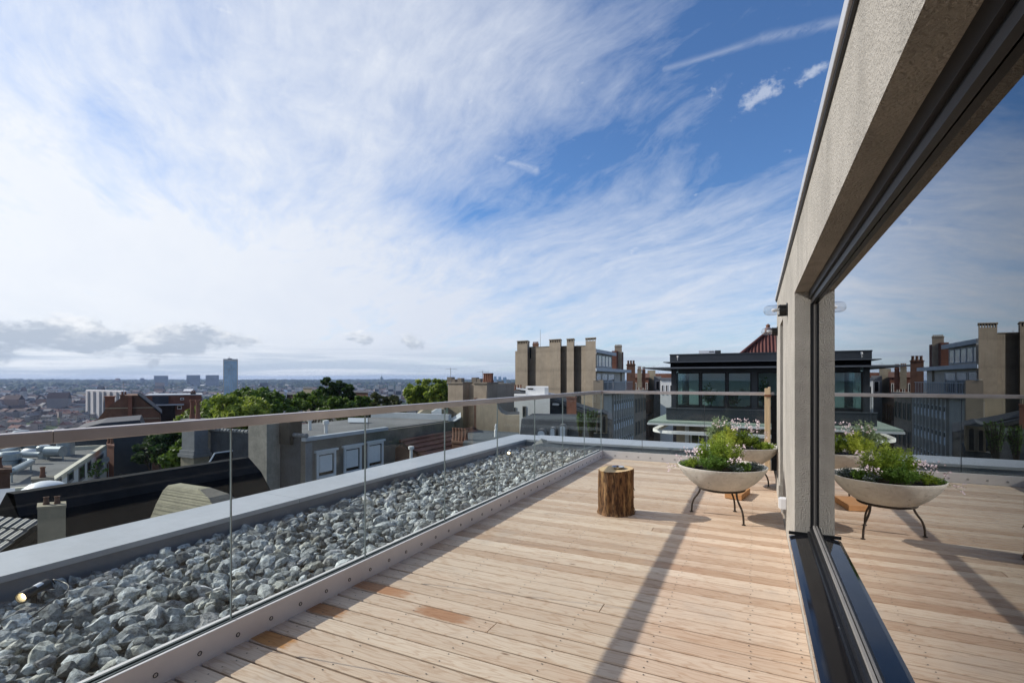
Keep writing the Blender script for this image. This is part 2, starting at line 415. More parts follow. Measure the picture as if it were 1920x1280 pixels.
def pane(x0, x1, y0, y1):
    m = MB(); m.box(x0, x1, y0, y1, 0, 1.153)
    o = m.build('glass_panel', ['railing_glass', 'glass_edge'], bal)
    for p in o.data.polygons:
        n = p.normal
        big = abs(n.x) > .9 if (y1 - y0) > (x1 - x0) else abs(n.y) > .9
        p.material_index = 0 if big else 1
for a, b in zip(js[:-1], js[1:]): pane(XG - .006, XG + .006, a + .002, b - .002)
for j in js[:-1]:
    m = MB(); m.box(XG - .005, XG + .005, j - .0018, j + .0018, .14, 1.15); m.build('seal', 'bead_grey', bal)
xs = [XG, -1.77, -.76, .24]
for a, b in zip(xs[:-1], xs[1:]): pane(a + .009, b - .004, YG - .006, YG + .006)
for j in xs[1:-1]:
    m = MB(); m.box(j - .002, j + .002, YG - .005, YG + .005, .14, 1.15); m.build('seal', 'gasket', bal)
hr = [-3.9, .98, 5.30]
for a, b in zip(hr, hr[1:] + [YG + .025]):
    m = MB(); m.box(XG - .027, XG + .027, a + .001, b - .001, 1.148, 1.199); m.build('handrail', 'handrail_metal', bal, bevel=.003)
m = MB(); m.box(XG + .0285, .26, YG - .025, YG + .025, 1.148, 1.199); m.build('handrail', 'handrail_metal', bal, bevel=.003)
bolt_me = None
def bolt(x, y, n):
    global bolt_me
    if bolt_me is None:
        m = MB(); m.lathe((0, 0, 0), [(.0115, -.002), (.0115, .002), (.0085, .003), (.0085, -.001), (.0001, -.001)], 14)
        o = m.build('bolt', ['bolt_dark'], bal); bolt_me = o.data
    else:
        o = bpy.data.objects.new('bolt', bolt_me); col.objects.link(o); o.parent = bal
    o.location = Vector((x, y, .055)) - ORG[bal.name]
    o.rotation_mode = 'QUATERNION'; o.rotation_quaternion = Vector((0, 0, 1)).rotation_difference(Vector(n))
# the first mesh was built about the parent origin, so shift its vertices back to zero
y = 1.343 - .202 * 5
first = True
while y < 8.7:
    bolt(-2.4575, y, (1, 0, 0))
    if first:
        o = [c for c in bal.children if c.name.startswith('bolt')][0]
        off = ORG[bal.name]
        for v in o.data.vertices: v.co += off
        first = False
    y += .202
for k in range(13): bolt(-2.434 + .202 * k, YG - .0425, (0, -1, 0))

# ------------------------------------------------------------------ parapet
XP0, XP1, YP0, YP1, ZC = -4.07, -4.625, 9.0, 9.74, .22
par = thing('parapet', (-4.4, 4, -.4), 'low roof parapet with pale metal coping beyond the grey gravel strip', 'parapet')
mb = MB(); mb.box(XP1 + .06, XP0 - .04, -3.9, YP1 - .06, -18, ZC - .03); mb.box(XP0 - .04, .8, YP0 + .04, YP1 - .06, -.6, ZC - .03)
mb.box(XP0 - .038, XP0 - .012, -3.9, YP0 + .012, -.1, ZC - .016); mb.box(XP0 - .012, .8, YP0 + .012, YP0 + .038, -.1, ZC - .016)
mb.build('wall', 'parapet_face', par)
segs = [-3.9, -1.5, 1.1, 3.55, 6.1, YP1]
for i, (a, b) in enumerate(zip(segs[:-1], segs[1:])):
    m = MB(); m.prism([(XP0, a + .002, ZC - .04), (XP0, a + .002, ZC), (XP1, a + .002, ZC + .003), (XP1 - .004, a + .002, ZC - .05), (XP1 + .05, a + .002, ZC - .03), (XP0 - .03, a + .002, ZC - .03)], (0, b - a - .004, 0))
    m.build('coping', 'zinc_coping', par)
segs = [XP0 + .002, -2.05, -.35, .8]
for a, b in zip(segs[:-1], segs[1:]):
    m = MB(); m.prism([(a + .002, YP0, ZC - .04), (a + .002, YP0, ZC), (a + .002, YP1, ZC + .012), (a + .002, YP1 + .004, ZC - .05), (a + .002, YP1 - .05, ZC - .03), (a + .002, YP0 + .03, ZC - .03)], (b - a - .004, 0, 0))
    m.build('coping', 'zinc_coping', par)
m = MB(); m.prism([(-3.98, 8.55, .10), (-3.6, 8.86, .19), (-3.1, 8.90, .12), (-3.3, 8.66, .06)], (.01, .01, .012)); m.prism([(-3.98, 8.86, .05), (-3.72, 8.93, .25), (-3.60, 8.93, .23), (-3.55, 8.78, .08)], (0, .01, .01))
tag(m.build('roofing_flap', 'membrane', loc=(-3.6, 8.8, 0)), 'folded dark roofing membrane scrap in the corner of the gravel strip', 'membrane')
m = MB(); m.tube([(-2.95, 8.80, .09), (-2.62, 8.97, .19)], .008)
tag(m.build('metal_rod', 'galvanised', loc=(-2.95, 8.8, .05)), 'thin pale metal rod leaning on the parapet behind the gravel', 'rod')

# ------------------------------------------------------------------ gravel
def stone_variant(seed, sub=2):
    r = np.random.default_rng(seed)
    bm = bmesh.new(); bmesh.ops.create_icosphere(bm, subdivisions=sub, radius=1.0)
    V = np.array([v.co[:] for v in bm.verts]); Fc = np.array([[v.index for v in f.verts] for f in bm.faces]); bm.free()
    n = 10                                              # cut the ball by random planes: an angular broken stone
    N = r.normal(size=(n, 3)); N /= np.linalg.norm(N, axis=1)[:, None]
    D = r.uniform(.40, .74, n)
    U = V / np.linalg.norm(V, axis=1)[:, None]
    rad = np.ones(len(V))
    for k in range(n):
        c = U @ N[k]; rad = np.where(c > 1e-3, np.minimum(rad, D[k] / np.maximum(c, 1e-3)), rad)
    rad *= 1 + r.normal(0, .03, len(V))
    return U * rad[:, None] * np.array([r.uniform(1.25, 1.75), r.uniform(.95, 1.3), r.uniform(.75, 1.05)]), Fc
def scatter_stones(P, S, name, mats, tones, sub):
    var = [stone_variant(100 + k, 2) for k in range(18)]; varlo = [stone_variant(100 + k, 1) for k in range(18)]
    VV, FF, CC = [], [], []; base = 0
    for i in range(len(P)):
        V, Fc = (var if P[i][1] < 5.0 and P[i][2] > .02 else varlo)[rng.integers(len(var))]
        e = Matrix.Rotation(rng.uniform(0, 6.28), 3, 'Z') @ Matrix.Rotation(rng.normal(0, .5), 3, 'X') @ Matrix.Rotation(rng.normal(0, .5), 3, 'Y')
        W = (V * S[i]) @ np.array(e).T + P[i]
        VV.append(W); FF.append(Fc + base); CC.append(np.repeat(tones[i][None], len(Fc), 0)); base += len(W)
    return np_mesh(name, np.concatenate(VV), np.concatenate(FF), mats, colors=np.concatenate(CC))
m_ = bpy.data.materials.new('limestone'); m_.use_nodes = True; t = NT(m_.node_tree)
p = t.pos(); tone = t.n('ShaderNodeVertexColor', layer_name='tone').outputs[0]
f = t.ramp(t.noise(p, 34, 6, .68), .3, .7)
c = t.mix(f, (.15, .157, .158), (.55, .57, .57))
vein = t.m('SUBTRACT', 1.0, t.ramp(t.m('ABSOLUTE', t.m('SUBTRACT', t.noise(t.scale(p, (1, 1, 1.6)), 13, 3, .5, .8), .5)), .004, .03))
c = t.mix(t.m('MULTIPLY', vein, .45), c, (.72, .73, .72))
c = t.mix(1.0, c, tone, 'MULTIPLY')
b = t.n('ShaderNodeBsdfPrincipled', {'Base Color': c, 'Roughness': .85, 'Specular IOR Level': .25})
t.link(t.n('ShaderNodeBump', {'Strength': .7, 'Distance': .012, 'Height': t.noise(p, 60, 5, .65)}).outputs[0], b.inputs['Normal'])
o = t.n('ShaderNodeOutputMaterial'); t.link(b.outputs[0], o.inputs[0]); MATS['limestone'] = m_
def gravel():
    x0, x1, y0, y1 = XP0 + .005, -2.56, -1.2, 8.98
    pts, sizes = [], []
    for layer, (st, zb) in enumerate(((.082, -.012), (.070, .046))):
        ny = int((y1 - y0) / st); nx = int((x1 - x0) / st)
        for j in range(ny + 1):
            for i in range(nx + 1):
                s = float(np.clip(rng.lognormal(math.log(.0395), .30), .024, .085))
                x = x0 + (i + .5 + rng.uniform(-.5, .5)) * (x1 - x0) / (nx + 1); y = y0 + (j + rng.uniform(0, 1)) * st
                x = min(max(x, x0 + s * .8), x1 - s * .75)
                z = zb + .03 * math.sin(x * 2.1 + y * 1.3) * math.sin(y * .9) + rng.uniform(-.012, .02)
                z += .018 - .012 * max(0, 1 - (x - x0) / .25)              # thins out towards the parapet
                pts.append((x, y, z)); sizes.append(s)
    tn = []
    for i in range(len(pts)):
        k = rng.choice((.45, .65, .85, 1.0, 1.25)) * rng.uniform(.85, 1.1); w = rng.random()
        tn.append(np.array([k * (1.03 if w > .8 else .98), k, k * (.9 if w > .86 else 1.0)]))
    o = scatter_stones(np.array(pts), np.array(sizes), 'gravel', ['limestone'], tn, 2)
    tag(o, 'coarse broken grey limestone gravel between glass and parapet', 'gravel', kind='stuff')
gravel()
mb = MB(); mb.box(XP0 - .012, -2.55, -3.9, YP0, -.3, -.06); tag(mb.build('roof_membrane', 'membrane'), kind='structure')
mb = MB(); mb.box(-2.552, .8, YG + .0505, YP0 + .01, -.3, -.04); tag(mb.build('gutter_floor', 'membrane'), kind='structure')

# spotlights in the gravel
def spotlight(c, aim, label):
    c = Vector(c); aim = Vector(aim).normalized()
    s = thing('spotlight', c - Vector((0, 0, .05)), label, 'spotlight', 'spotlights in the gravel')
    m = MB(); m.lathe(c, [(.0001, -.09), (.024, -.09), (.0265, -.085), (.0265, .03), (.032, .034), (.032, .085), (.029, .085), (.028, .055), (.0001, .052)], 20, axis=aim); m.build('housing', 'black_plastic', s, smooth=True)
    m = MB(); m.lathe(c + aim * .060, [(.0001, .004), (.012, .003), (.019, 0)], 16, axis=aim); m.build('lens', 'lamp_lit', s, smooth=True)
    m = MB(); m.lathe(c + aim * .060, [(.0192, 0), (.0278, .016)], 20, axis=aim); m.build('reflector', 'cream_trim', s, smooth=True)
    side = aim.cross(Vector((0, 0, 1))).normalized(); up = side.cross(aim)
    m = MB()
    for k in range(7):
        a0, a1 = R(40 + 14 * k), R(40 + 14 * (k + 1)); r = .0272
        e = lambda a, q: c + aim * q + r * (math.cos(a) * side * -1 + math.sin(a) * up)
        m.quad(e(a0, -.045), e(a1, -.045), e(a1, 0), e(a0, 0))
    m.build('sticker', 'white_plastic', s)
    m = MB(); m.prism([c + Vector((0, 0, -.02)) + side * .02, c + Vector((0, 0, -.02)) - side * .02, c - Vector((0, 0, .09)) - side * .014, c - Vector((0, 0, .09)) + side * .014], aim * .006); m.build('bracket', 'black_plastic', s)
    return s
c1 = at(64, 1106, 2.97)
s1 = spotlight(c1, Vector((.47, -.88, -.10)), 'black cylindrical spotlight with loose cable at the near end of gravel')
back = c1 + Vector((.035, .085, .012))
pts = [back, at(100, 1086, 3.02), at(122, 1092, 3.0), at(129, 1100, 2.92), at(122, 1112, 2.84), at(104, 1122, 2.76), at(80, 1140, 2.66), at(55, 1160, 2.58)]
def smooth_path(pts, n=6):
    out = []; P = [pts[0]] + pts + [pts[-1]]
    for i in range(1, len(P) - 2):
        for k in range(n):
            s = k / n; a, b, c_, d = (Vector(P[i - 1]), Vector(P[i]), Vector(P[i + 1]), Vector(P[i + 2]))
            out.append(.5 * ((2 * b) + (-a + c_) * s + (2 * a - 5 * b + 4 * c_ - d) * s * s + (-a + 3 * b - 3 * c_ + d) * s ** 3))
    out.append(Vector(pts[-1])); return out
m = MB(); m.tube(smooth_path(pts), .0035, 6); m.build('cable', 'black_plastic', s1, smooth=True)
spotlight((-3.80, 7.72, .155), Vector((.25, -.95, -.1)), 'small black spotlight far down the gravel beside the parapet')

# ------------------------------------------------------------------ our building (right)
XW, XGL = .25, .371
bld = thing('penthouse', (XW, 2, 0), 'rendered penthouse wall with a huge mirror-like window on the right', 'building')
mb = MB(); mb.box(XW, 4.5, 4.10, 5.80, -.2, 2.02); mb.box(XW, 4.5, 6.47, 7.45, -.2, 2.02)
mb.box(XW, XGL + .25, -3.9, 4.0985, -.2, .262); mb.box(.40, 4.5, 5.80, 6.47, -.2, 2.02)
mb.build('wall', 'render_wall', bld)
mb = MB(); mb.box(XW, XGL + .25, -3.9, 7.45, 2.02, 2.425); mb.build('lintel', 'render_wall', bld)
mb = MB(); mb.box(XW - .016, XW - .0005, 6.47, 7.45, -.2, .195); mb.box(XW - .016, .396, 6.452, 6.4695, -.2, .195); mb.build('plinth', 'render_wall', bld)
mb = MB(); mb.box(XGL + .25, 4.5, -3.9, 7.45, 2.03, 2.30); mb.build('roof', 'membrane', bld)
mb = MB(); mb.box(XW - .022, XW + .36, -3.9, 7.47, 2.432, 2.486); mb.build('roof_coping', 'zinc_coping', bld, bevel=.004)
mb = MB(); mb.box(XW - .012, XW + .3, -3.9, 7.46, 2.416, 2.4315); mb.build('roof_drip', 'frame_black', bld)
mb = MB(); mb.box(.37, .39, 5.83, 6.44, .1, 1.98); mb.build('side_window', 'far_glass', bld)
# room behind the glass
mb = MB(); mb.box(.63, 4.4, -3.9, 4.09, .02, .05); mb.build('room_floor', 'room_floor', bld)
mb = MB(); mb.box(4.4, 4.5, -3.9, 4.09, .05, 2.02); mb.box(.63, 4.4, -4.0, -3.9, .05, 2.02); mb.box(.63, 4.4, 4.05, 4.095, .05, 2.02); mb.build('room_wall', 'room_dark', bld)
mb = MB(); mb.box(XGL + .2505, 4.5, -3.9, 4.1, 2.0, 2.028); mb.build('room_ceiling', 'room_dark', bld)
# window
win = thing('window', (XGL, 2, .3), None, None); win.parent = bld; win.location = Vector((XGL, 2, .3)) - ORG[bld.name]; ORG[win.name] = Vector((XGL, 2, .3))
def part2(mb_, name, m, **k): return mb_.build(name, m, win, **k)
mb = MB(); mb.prism([(.214, -3.9, .252), (.214, -3.9, .285), (.232, -3.9, .290), (.338, -3.9, .302), (.338, -3.9, .266), (.236, -3.9, .266), (.220, -3.9, .252)], (0, 7.997, 0)); part2(mb, 'sill', 'frame_sill')
mb = MB(); mb.box(.212, .336, 4.088, 4.0985, .296, .318); part2(mb, 'sill_upstand', 'frame_black')
mb = MB(); mb.box(.328, .352, -3.9, 4.094, .303, .330); mb.box(.341, XGL - .002, -3.9, 4.094, .3305, .366); mb.box(.338, .42, -3.9, 4.094, .2625, .3028)
mb.box(.352, XGL - .002, -3.9, 4.094, .3032, .3302)
mb.box(.336, XGL - .002, -3.9, 4.094, 1.965, 2.019); mb.box(.350, XGL - .002, -3.9, 4.094, 1.93, 1.9645); mb.box(.345, XGL - .002, 4.072, 4.094, .367, 1.9295)
mb.box(.352, XGL - .002, 4.058, 4.0718, .367, 1.9295)
part2(mb, 'frame', 'frame_black')
mb = MB(); mb.box(.3585, XGL - .002, -3.9, 4.056, .3665, .384); mb.box(.3645, XGL - .002, 4.050, 4.0575, .3845, 1.929); part2(mb, 'glazing_bead', 'bead_grey')
mb = MB(); mb.box(XGL, XGL + .006, -3.9, 4.094, .30, 2.019); part2(mb, 'pane', 'window_glass')
for k in range(9):
    yy = 3.55 - .48 * k
    mb = MB(); mb.lathe((.3275, yy, .318), [(.004, 0), (.004, .002), (.0001, .003)], 8, axis=(-1, 0, 0)); part2(mb, 'screw', 'steel')

# wall lamps
def wall_lamp(y, label):
    c = Vector((XW, y, 2.008 if y < 6 else 2.012))
    l = thing('wall_lamp', c, label, 'wall lamp', 'glass capsule wall lamps')
    ax = (-1, 0, 0)
    m = MB(); m.lathe(c, [(.0001, 0), (.058, 0), (.058, .008), (.05, .011), (.044, .012), (.044, .050), (.047, .051), (.047, .064), (.0001, .064)], 24, axis=ax); m.build('base', 'black_plastic', l, smooth=True)
    m = MB()
    for a in range(3):
        q = 2.1 * a + .5; m = MB(); m.box(c.x - .075, c.x - .012, y + .05 * math.cos(q) - .006, y + .05 * math.cos(q) + .006, c.z + .05 * math.sin(q) - .006, c.z + .05 * math.sin(q) + .006); m.build('clip', 'black_plastic', l)
    prof = [(.043, .0645), (.0445, .09), (.0445, .145)] + [(.0445 * math.cos(R(a)), .145 + .0445 * math.sin(R(a))) for a in (15, 30, 45, 60, 75, 89.5)]
    m = MB(); m.lathe(c, prof, 28, axis=ax); m.build('glass_shade', 'lamp_glass', l, smooth='all')
    m = MB(); m.lathe(c, [(.010, .0645), (.012, .078), (.016, .09), (.016, .11), (.009, .122), (.0001, .125)], 14, axis=ax); m.build('bulb', 'white_plastic', l, smooth=True)
wall_lamp(4.975, 'glass capsule lamp on the wall pillar beside the big window')
wall_lamp(7.18, 'farther glass capsule lamp at the end of the wall, before the red roof')

so = thing('power_socket', (XW, 5.18, .22), 'small white outdoor socket box low on the rendered wall', 'socket')
m = MB(); m.box(XW - .055, XW - .0005, 5.14, 5.225, .225, .325); m.build('housing', 'white_plastic', so, bevel=.006)
m = MB(); m.box(XW - .064, XW - .0555, 5.145, 5.22, .235, .32); m.build('cover', 'white_plastic', so, bevel=.003)
m = MB(); m.tube(smooth_path([(XW - .03, 5.18, .226), (XW - .032, 5.178, .19), (XW - .02, 5.18, .165), (XW - .015, 5.182, .14)]), .012, 10); m.build('plug', 'steel', so, smooth=True)

# wooden post and dark screen at the far end
ps = thing('wooden_post', (.165, 8.72, 0), 'light timber post at the far end of the glass rail', 'post')
m = MB(); m.box(.125, .170, 8.66, 8.735, .0, 1.262); m.box(.1705, .205, 8.655, 8.735, 0, 1.282); m.build('batten', 'post_wood', ps, bevel=.003)
m = MB(); m.box(.12, .212, 8.648, 8.655, 1.13, 1.165); m.build('bracket', 'rust', ps)
m = MB(); m.box(.216, .60, 8.68, 8.72, 0, 1.16)
for k in range(6): m.box(.216, .60, 8.672, 8.6795, .02 + .19 * k, .20 + .19 * k)
tag(m.build('privacy_screen', 'frame_black', loc=(.4, 8.7, 0)), 'black slatted screen beside the timber post at the wall end', 'screen')

# ------------------------------------------------------------------ log stool
lg = thing('log_stool', (-1.325, 5.215, 0), 'rough bark-covered log standing as a stool on the deck', 'log')
def log():
    bm = bmesh.new(); seg, rows = 96, 40; c = ORG[lg.name]; hgt = .462
    from mathutils import noise as mn
    vs = []
    for j in range(rows + 1):
        z = hgt * j / rows
        for k in range(seg):
            a = 2 * math.pi * k / seg
            d = Vector((math.cos(a), math.sin(a), 0))
            r = .172 + .010 * math.sin(2 * a + .6) + .006 * math.sin(3 * a)
            q = Vector((d.x * 5.2, d.y * 5.2, z * 2.2)); r += .013 * (mn.fractal(q, .9, 2, 4))
            q = Vector((d.x * 15, d.y * 15, z * 3.0)); rd = abs(mn.noise(q)); r += .012 * (rd - .25)
            q = Vector((d.x * 34, d.y * 34, z * 9)); r += .004 * mn.noise(q)
            if z < .06: r += .014 * (1 - z / .06) ** 2
            if j == rows: r -= .004
            zz = z + (.012 * math.cos(a - 1.0) if j == rows else 0) * 1.0
            vs.append(bm.verts.new((r * d.x, r * d.y, zz)))
    for j in range(rows):
        for k in range(seg):
            bm.faces.new((vs[j * seg + k], vs[j * seg + (k + 1) % seg], vs[(j + 1) * seg + (k + 1) % seg], vs[(j + 1) * seg + k]))
    me = bpy.data.meshes.new('bark'); bm.to_mesh(me)
    ring = [v.co.copy() for v in vs[rows * seg:]]; bm.free()
    me.polygons.foreach_set('use_smooth', [True] * len(me.polygons)); me.materials.append(MATS['bark'])
    link_mesh('bark', me, lg)
    vv = []; ff = []; nr = 6
    for i in range(nr):
        for p_ in ring: q = p_ * (1 - i / nr); vv.append((q.x, q.y, p_.z * 1.0 - .0005 + (0.462 - p_.z) * (i / nr)))
    vv.append((0, 0, .462))
    for i in range(nr - 1):
        for k in range(seg): ff.append((i * seg + k, i * seg + (k + 1) % seg, (i + 1) * seg + (k + 1) % seg, (i + 1) * seg + k))
    for k in range(seg): ff.append(((nr - 1) * seg + k, (nr - 1) * seg + (k + 1) % seg, nr * seg))
    me = bpy.data.meshes.new('cut_top'); me.from_pydata(vv, [], ff); me.materials.append(MATS['ring_wood']); link_mesh('cut_top', me, lg)
    for (a, z, s) in ((.35, .30, 1), (-.05, .13, 1.6), (.2, .21, .7)):
        d = Vector((math.cos(a), math.sin(a), 0)); b_ = c + d * .172 + Vector((0, 0, z))
        m = MB(); m.tube([b_, b_ + d * .012 * s + Vector((0, 0, -.03 * s)), b_ + d * .028 * s + Vector((0, 0, -.065 * s))], [.006, .005, .002], 5); m.build('bark_strip', 'bark', lg)
m_ = bpy.data.materials.new('bark'); m_.use_nodes = True; t = NT(m_.node_tree); p = t.pos()
f1 = t.noise(t.scale(p, (9, 9, 1.6)), 1.6, 5, .65); f2 = t.noise(t.scale(p, (34, 34, 7)), 1.5, 4, .6)
c = t.mix(t.ramp(f2, .35, .65), (.042, .021, .012), (.22, .112, .05))
c = t.mix(t.m('MULTIPLY', t.ramp(f1, .50, .66), .8), c, (.46, .275, .12))
b = t.n('ShaderNodeBsdfPrincipled', {'Base Color': c, 'Roughness': .8, 'Specular IOR Level': .25})
t.link(t.n('ShaderNodeBump', {'Strength': .8, 'Distance': .012, 'Height': f2}).outputs[0], b.inputs['Normal'])
o = t.n('ShaderNodeOutputMaterial'); t.link(b.outputs[0], o.inputs[0]); MATS['bark'] = m_
m_ = bpy.data.materials.new('ring_wood'); m_.use_nodes = True; t = NT(m_.node_tree); p = t.n('ShaderNodeTexCoord').outputs['Object']
sx = t.n('ShaderNodeSeparateXYZ', {0: p}); r_ = t.m('SQRT', t.m('ADD', t.m('MULTIPLY', sx.outputs[0], sx.outputs[0]), t.m('MULTIPLY', sx.outputs[1], sx.outputs[1])))
r_ = t.m('ADD', r_, t.m('MULTIPLY', t.noise(p, 9, 3, .5), .03))
w = t.ramp(t.m('ABSOLUTE', t.m('SUBTRACT', t.m('FRACT', t.m('MULTIPLY', r_, 90.0)), .5)), .1, .5)
c = t.mix(w, (.66, .49, .27), (.50, .33, .15)); c = t.mix(t.m('MULTIPLY', t.ramp(t.noise(p, 7, 4, .6), .5, .75), .25), c, (.40, .27, .13))
b = t.n('ShaderNodeBsdfPrincipled', {'Base Color': c, 'Roughness': .7}); o = t.n('ShaderNodeOutputMaterial'); t.link(b.outputs[0], o.inputs[0]); MATS['ring_wood'] = m_
log()
ash = thing('ashtray', (-1.30, 5.225, .462), 'small chrome dish lying on top of the log stool', 'ashtray')
m = MB(); m.lathe((-1.30, 5.225, .462), [(.0001, .006), (.03, .004), (.045, .010), (.062, .026), (.066, .026), (.06, .018), (.045, .003), (.0001, .001)], 32); m.build('dish', 'steel', ash, smooth=True)
m = MB(); m.lathe((-1.305, 5.215, .472), [(.014, 0), (.012, .022), (.0001, .024)], 10); m.build('stub', 'iron', ash, smooth=True)

m = MB()
a_, b_ = Vector((.085, .44, 0)), Vector((-.185, .05, 0)); o_ = Vector((-.145, 6.36, .004))
m.obox(o_, a_, b_, (0, 0, .062))
tag(m.build('timber_block', 'plank', loc=(-.2, 6.55, 0), bevel=.004), 'short thick reddish board lying on the deck behind the front planter', 'board')

# ------------------------------------------------------------------ planters
def planter(c, rot, label):
    c = Vector((c[0], c[1], 0)); P = thing('bowl_planter', c, label, 'planter', 'bowl planters on iron legs')
    prof = [(.0001, .268), (.10, .270), (.17, .284), (.245, .318), (.315, .372), (.372, .432), (.412, .492), (.4265, .523), (.4265, .5295), (.420, .532), (.412, .527), (.398, .494), (.358, .440), (.33, .41)]
    jit = lambda a, z: 1 + .006 * math.sin(3 * a + 1) + .004 * math.sin(7 * a)
    m = MB(); m.lathe(c, prof, 72, jit=jit); m.build('bowl', 'planter', P, smooth=True)
    m = MB()
    n = 40; rr = random.Random(int(c.y * 100))
    rings = [(.0001, .492), (.12, .495), (.25, .49), (.34, .482), (.397, .470)]
    m.lathe(c, rings, 36, jit=lambda a, z: 1 + .0); m.build('soil', 'soil', P, smooth=True)
    pts = [c + Vector((.215 * math.cos(2 * math.pi * k / 28), .215 * math.sin(2 * math.pi * k / 28), .296)) for k in range(29)]
    m = MB(); m.tube(pts, .0115, 8); m.build('ring', 'iron', P, smooth=True)
    for a in rot:
        d = Vector((math.cos(R(a)), math.sin(R(a)), 0))
        path = smooth_path([c + d * r + Vector((0, 0, z)) for r, z in ((.213, .292), (.222, .240), (.245, .196), (.282, .142), (.303, .080), (.309, .004))])
        m = MB(); m.tube(path, .0095, 8); m.build('leg', 'iron', P, smooth=True)
        m = MB(); m.lathe(c + d * .309, [(.0001, .001), (.019, .001), (.019, .006), (.0001, .009)], 12); m.build('foot', 'iron', P)
C1, C2 = (-.315, 5.525), (-.15, 7.27)
planter(C1, (164, -47, 68), 'weathered pale bowl planter on three iron legs, nearer one')
planter(C2, (13, 133, 253), 'weathered pale bowl planter half hidden behind the nearer bowl')

def leaves(c, rad, h, n, ll, lw, seed, flop=.5, dome=1.0, zmin=0.0, stems=26):
    """a bushy clump: arching stems, each set with many small leaf blades; returns leaf quads and stem paths"""
    r = random.Random(seed); V = []; Fq = []; paths = []
    c = Vector(c)
    for s in range(stems):
        a = r.uniform(0, 6.283); q = math.sqrt(r.random()); top = Vector((math.cos(a) * rad * q, math.sin(a) * rad * q, h * (1 - .55 * dome * q * q) * r.uniform(.75, 1.08)))
        base = Vector((top.x * .25, top.y * .25, 0)); mid = base.lerp(top, .55) + Vector((0, 0, .12 * h))
        path = [c + base, c + mid, c + top]; paths.append(path)
        for k in range(max(2, n // stems)):
            t_ = r.uniform(.22, 1.02); p_ = ((1 - t_) ** 2) * path[0] + 2 * t_ * (1 - t_) * path[1] + t_ * t_ * path[2]
            p_ = p_ + Vector((r.gauss(0, .010), r.gauss(0, .010), r.gauss(0, .008)))
            if p_.z < c.z + zmin: continue
            d = Vector((r.gauss(0, 1), r.gauss(0, 1), r.gauss(.35, .7))).normalized()
            w = d.cross(Vector((r.gauss(0, 1), r.gauss(0, 1), r.gauss(0, 1)))).normalized()
            L = ll * r.uniform(.6, 1.25); W = lw * r.uniform(.7, 1.2); b = len(V)
            V += [p_, p_ + d * L * .5 + w * W * .5, p_ + d * L, p_ + d * L * .5 - w * W * .5]; Fq.append((b, b + 1, b + 2, b + 3))
    return V, Fq, paths
def plant(c, rad, h, n, ll, lw, mname, seed, label, cat='plant', flowers=0, fmat='petal', fh=1.15, fr=1.0, fsize=.009, dome=1.0, stems=26, fstems=None):
    P = thing('potted_plant' if not flowers else 'flowering_plant', c, label, cat, None)
    V, Fq, paths = leaves(c, rad, h, n, ll, lw, seed, dome=dome, stems=stems)
    np_mesh('foliage', np.array([tuple(v) for v in V]), np.array(Fq), [mname], P)
    m = MB(); r = random.Random(seed + 5)
    for q in paths: m.tube(q, .0014, 4)
    if flowers:
        cc = Vector(c)
        heads = fstems or [None] * max(3, flowers // 5)
        for hd in heads:
            if hd is None:
                a = r.uniform(0, 6.283); q = math.sqrt(r.random()); tip = cc + Vector((math.cos(a) * rad * fr * q, math.sin(a) * rad * fr * q, h * fh * r.uniform(.75, 1.1)))
            else: tip = cc + Vector(hd)
            fl = MB(); m.tube([cc + (tip - cc) * .1, cc.lerp(tip, .6) + Vector((0, 0, .02)), tip], .0012, 4)
            for k in range(max(3, flowers // len(heads))):
                p_ = tip + Vector((r.gauss(0, .013), r.gauss(0, .013), r.gauss(-.004, .013)))
                nrm = Vector((r.gauss(-.3, .5), r.gauss(-.5, .5), r.gauss(.6, .4))).normalized(); e1 = nrm.orthogonal().normalized(); e2 = nrm.cross(e1); s = fsize * r.uniform(.7, 1.2)
                for j in range(5):
                    a = 1.2566 * j; d = math.cos(a) * e1 + math.sin(a) * e2; w = nrm.cross(d)
                    fl.quad(p_, p_ + d * s * .6 + w * s * .4 + nrm * s * .15, p_ + d * s + nrm * s * .2, p_ + d * s * .6 - w * s * .4 + nrm * s * .15)
            fl.build('flower_head', fmat, P)
    m.build('stem', 'stem', P)
def off(C, dx, dy, z=.49): return (C[0] + dx, C[1] + dy, z)
# front bowl (camera sees +X to the right, +Y away)
plant(off(C1, .02, .02), .20, .36, 4200, .030, .0075, 'fern_leaf', 11, 'tall feathery bright green plant in the middle of the nearer bowl', stems=60)
plant(off(C1, -.06, -.20), .15, .19, 2200, .026, .009, 'deep_leaf', 12, 'deep green bushy plant spilling over the front rim of nearer bowl', stems=40)
plant(off(C1, -.28, -.06), .10, .10, 600, .026, .012, 'fern_leaf', 13, 'low pink-flowered plant at the left side of the nearer bowl', flowers=70, fh=1.9, fr=1.1, stems=24)
plant(off(C1, -.36, -.10), .05, .07, 120, .022, .010, 'deep_leaf', 14, 'trailing pink flower stems hanging past left rim of nearer bowl', flowers=40, stems=8, fstems=[(-.13, -.03, -.02), (-.09, -.06, .03), (-.06, .03, .13), (-.03, -.02, .10), (-.15, .0, .01)])
plant(off(C1, .19, -.10), .11, .09, 700, .030, .014, 'deep_leaf', 15, 'low leafy plant with lime tips at the right front of nearer bowl', stems=26)
plant(off(C1, .14, -.19), .07, .10, 180, .022, .010, 'blue_leaf', 16, 'small pale pink flower plant above dark soil, nearer bowl', flowers=40, fh=1.4, stems=10)
plant(off(C1, .29, .03), .10, .085, 900, .020, .009, 'blue_leaf', 17, 'silvery blue mat plant along the right rim of the nearer bowl', stems=30)
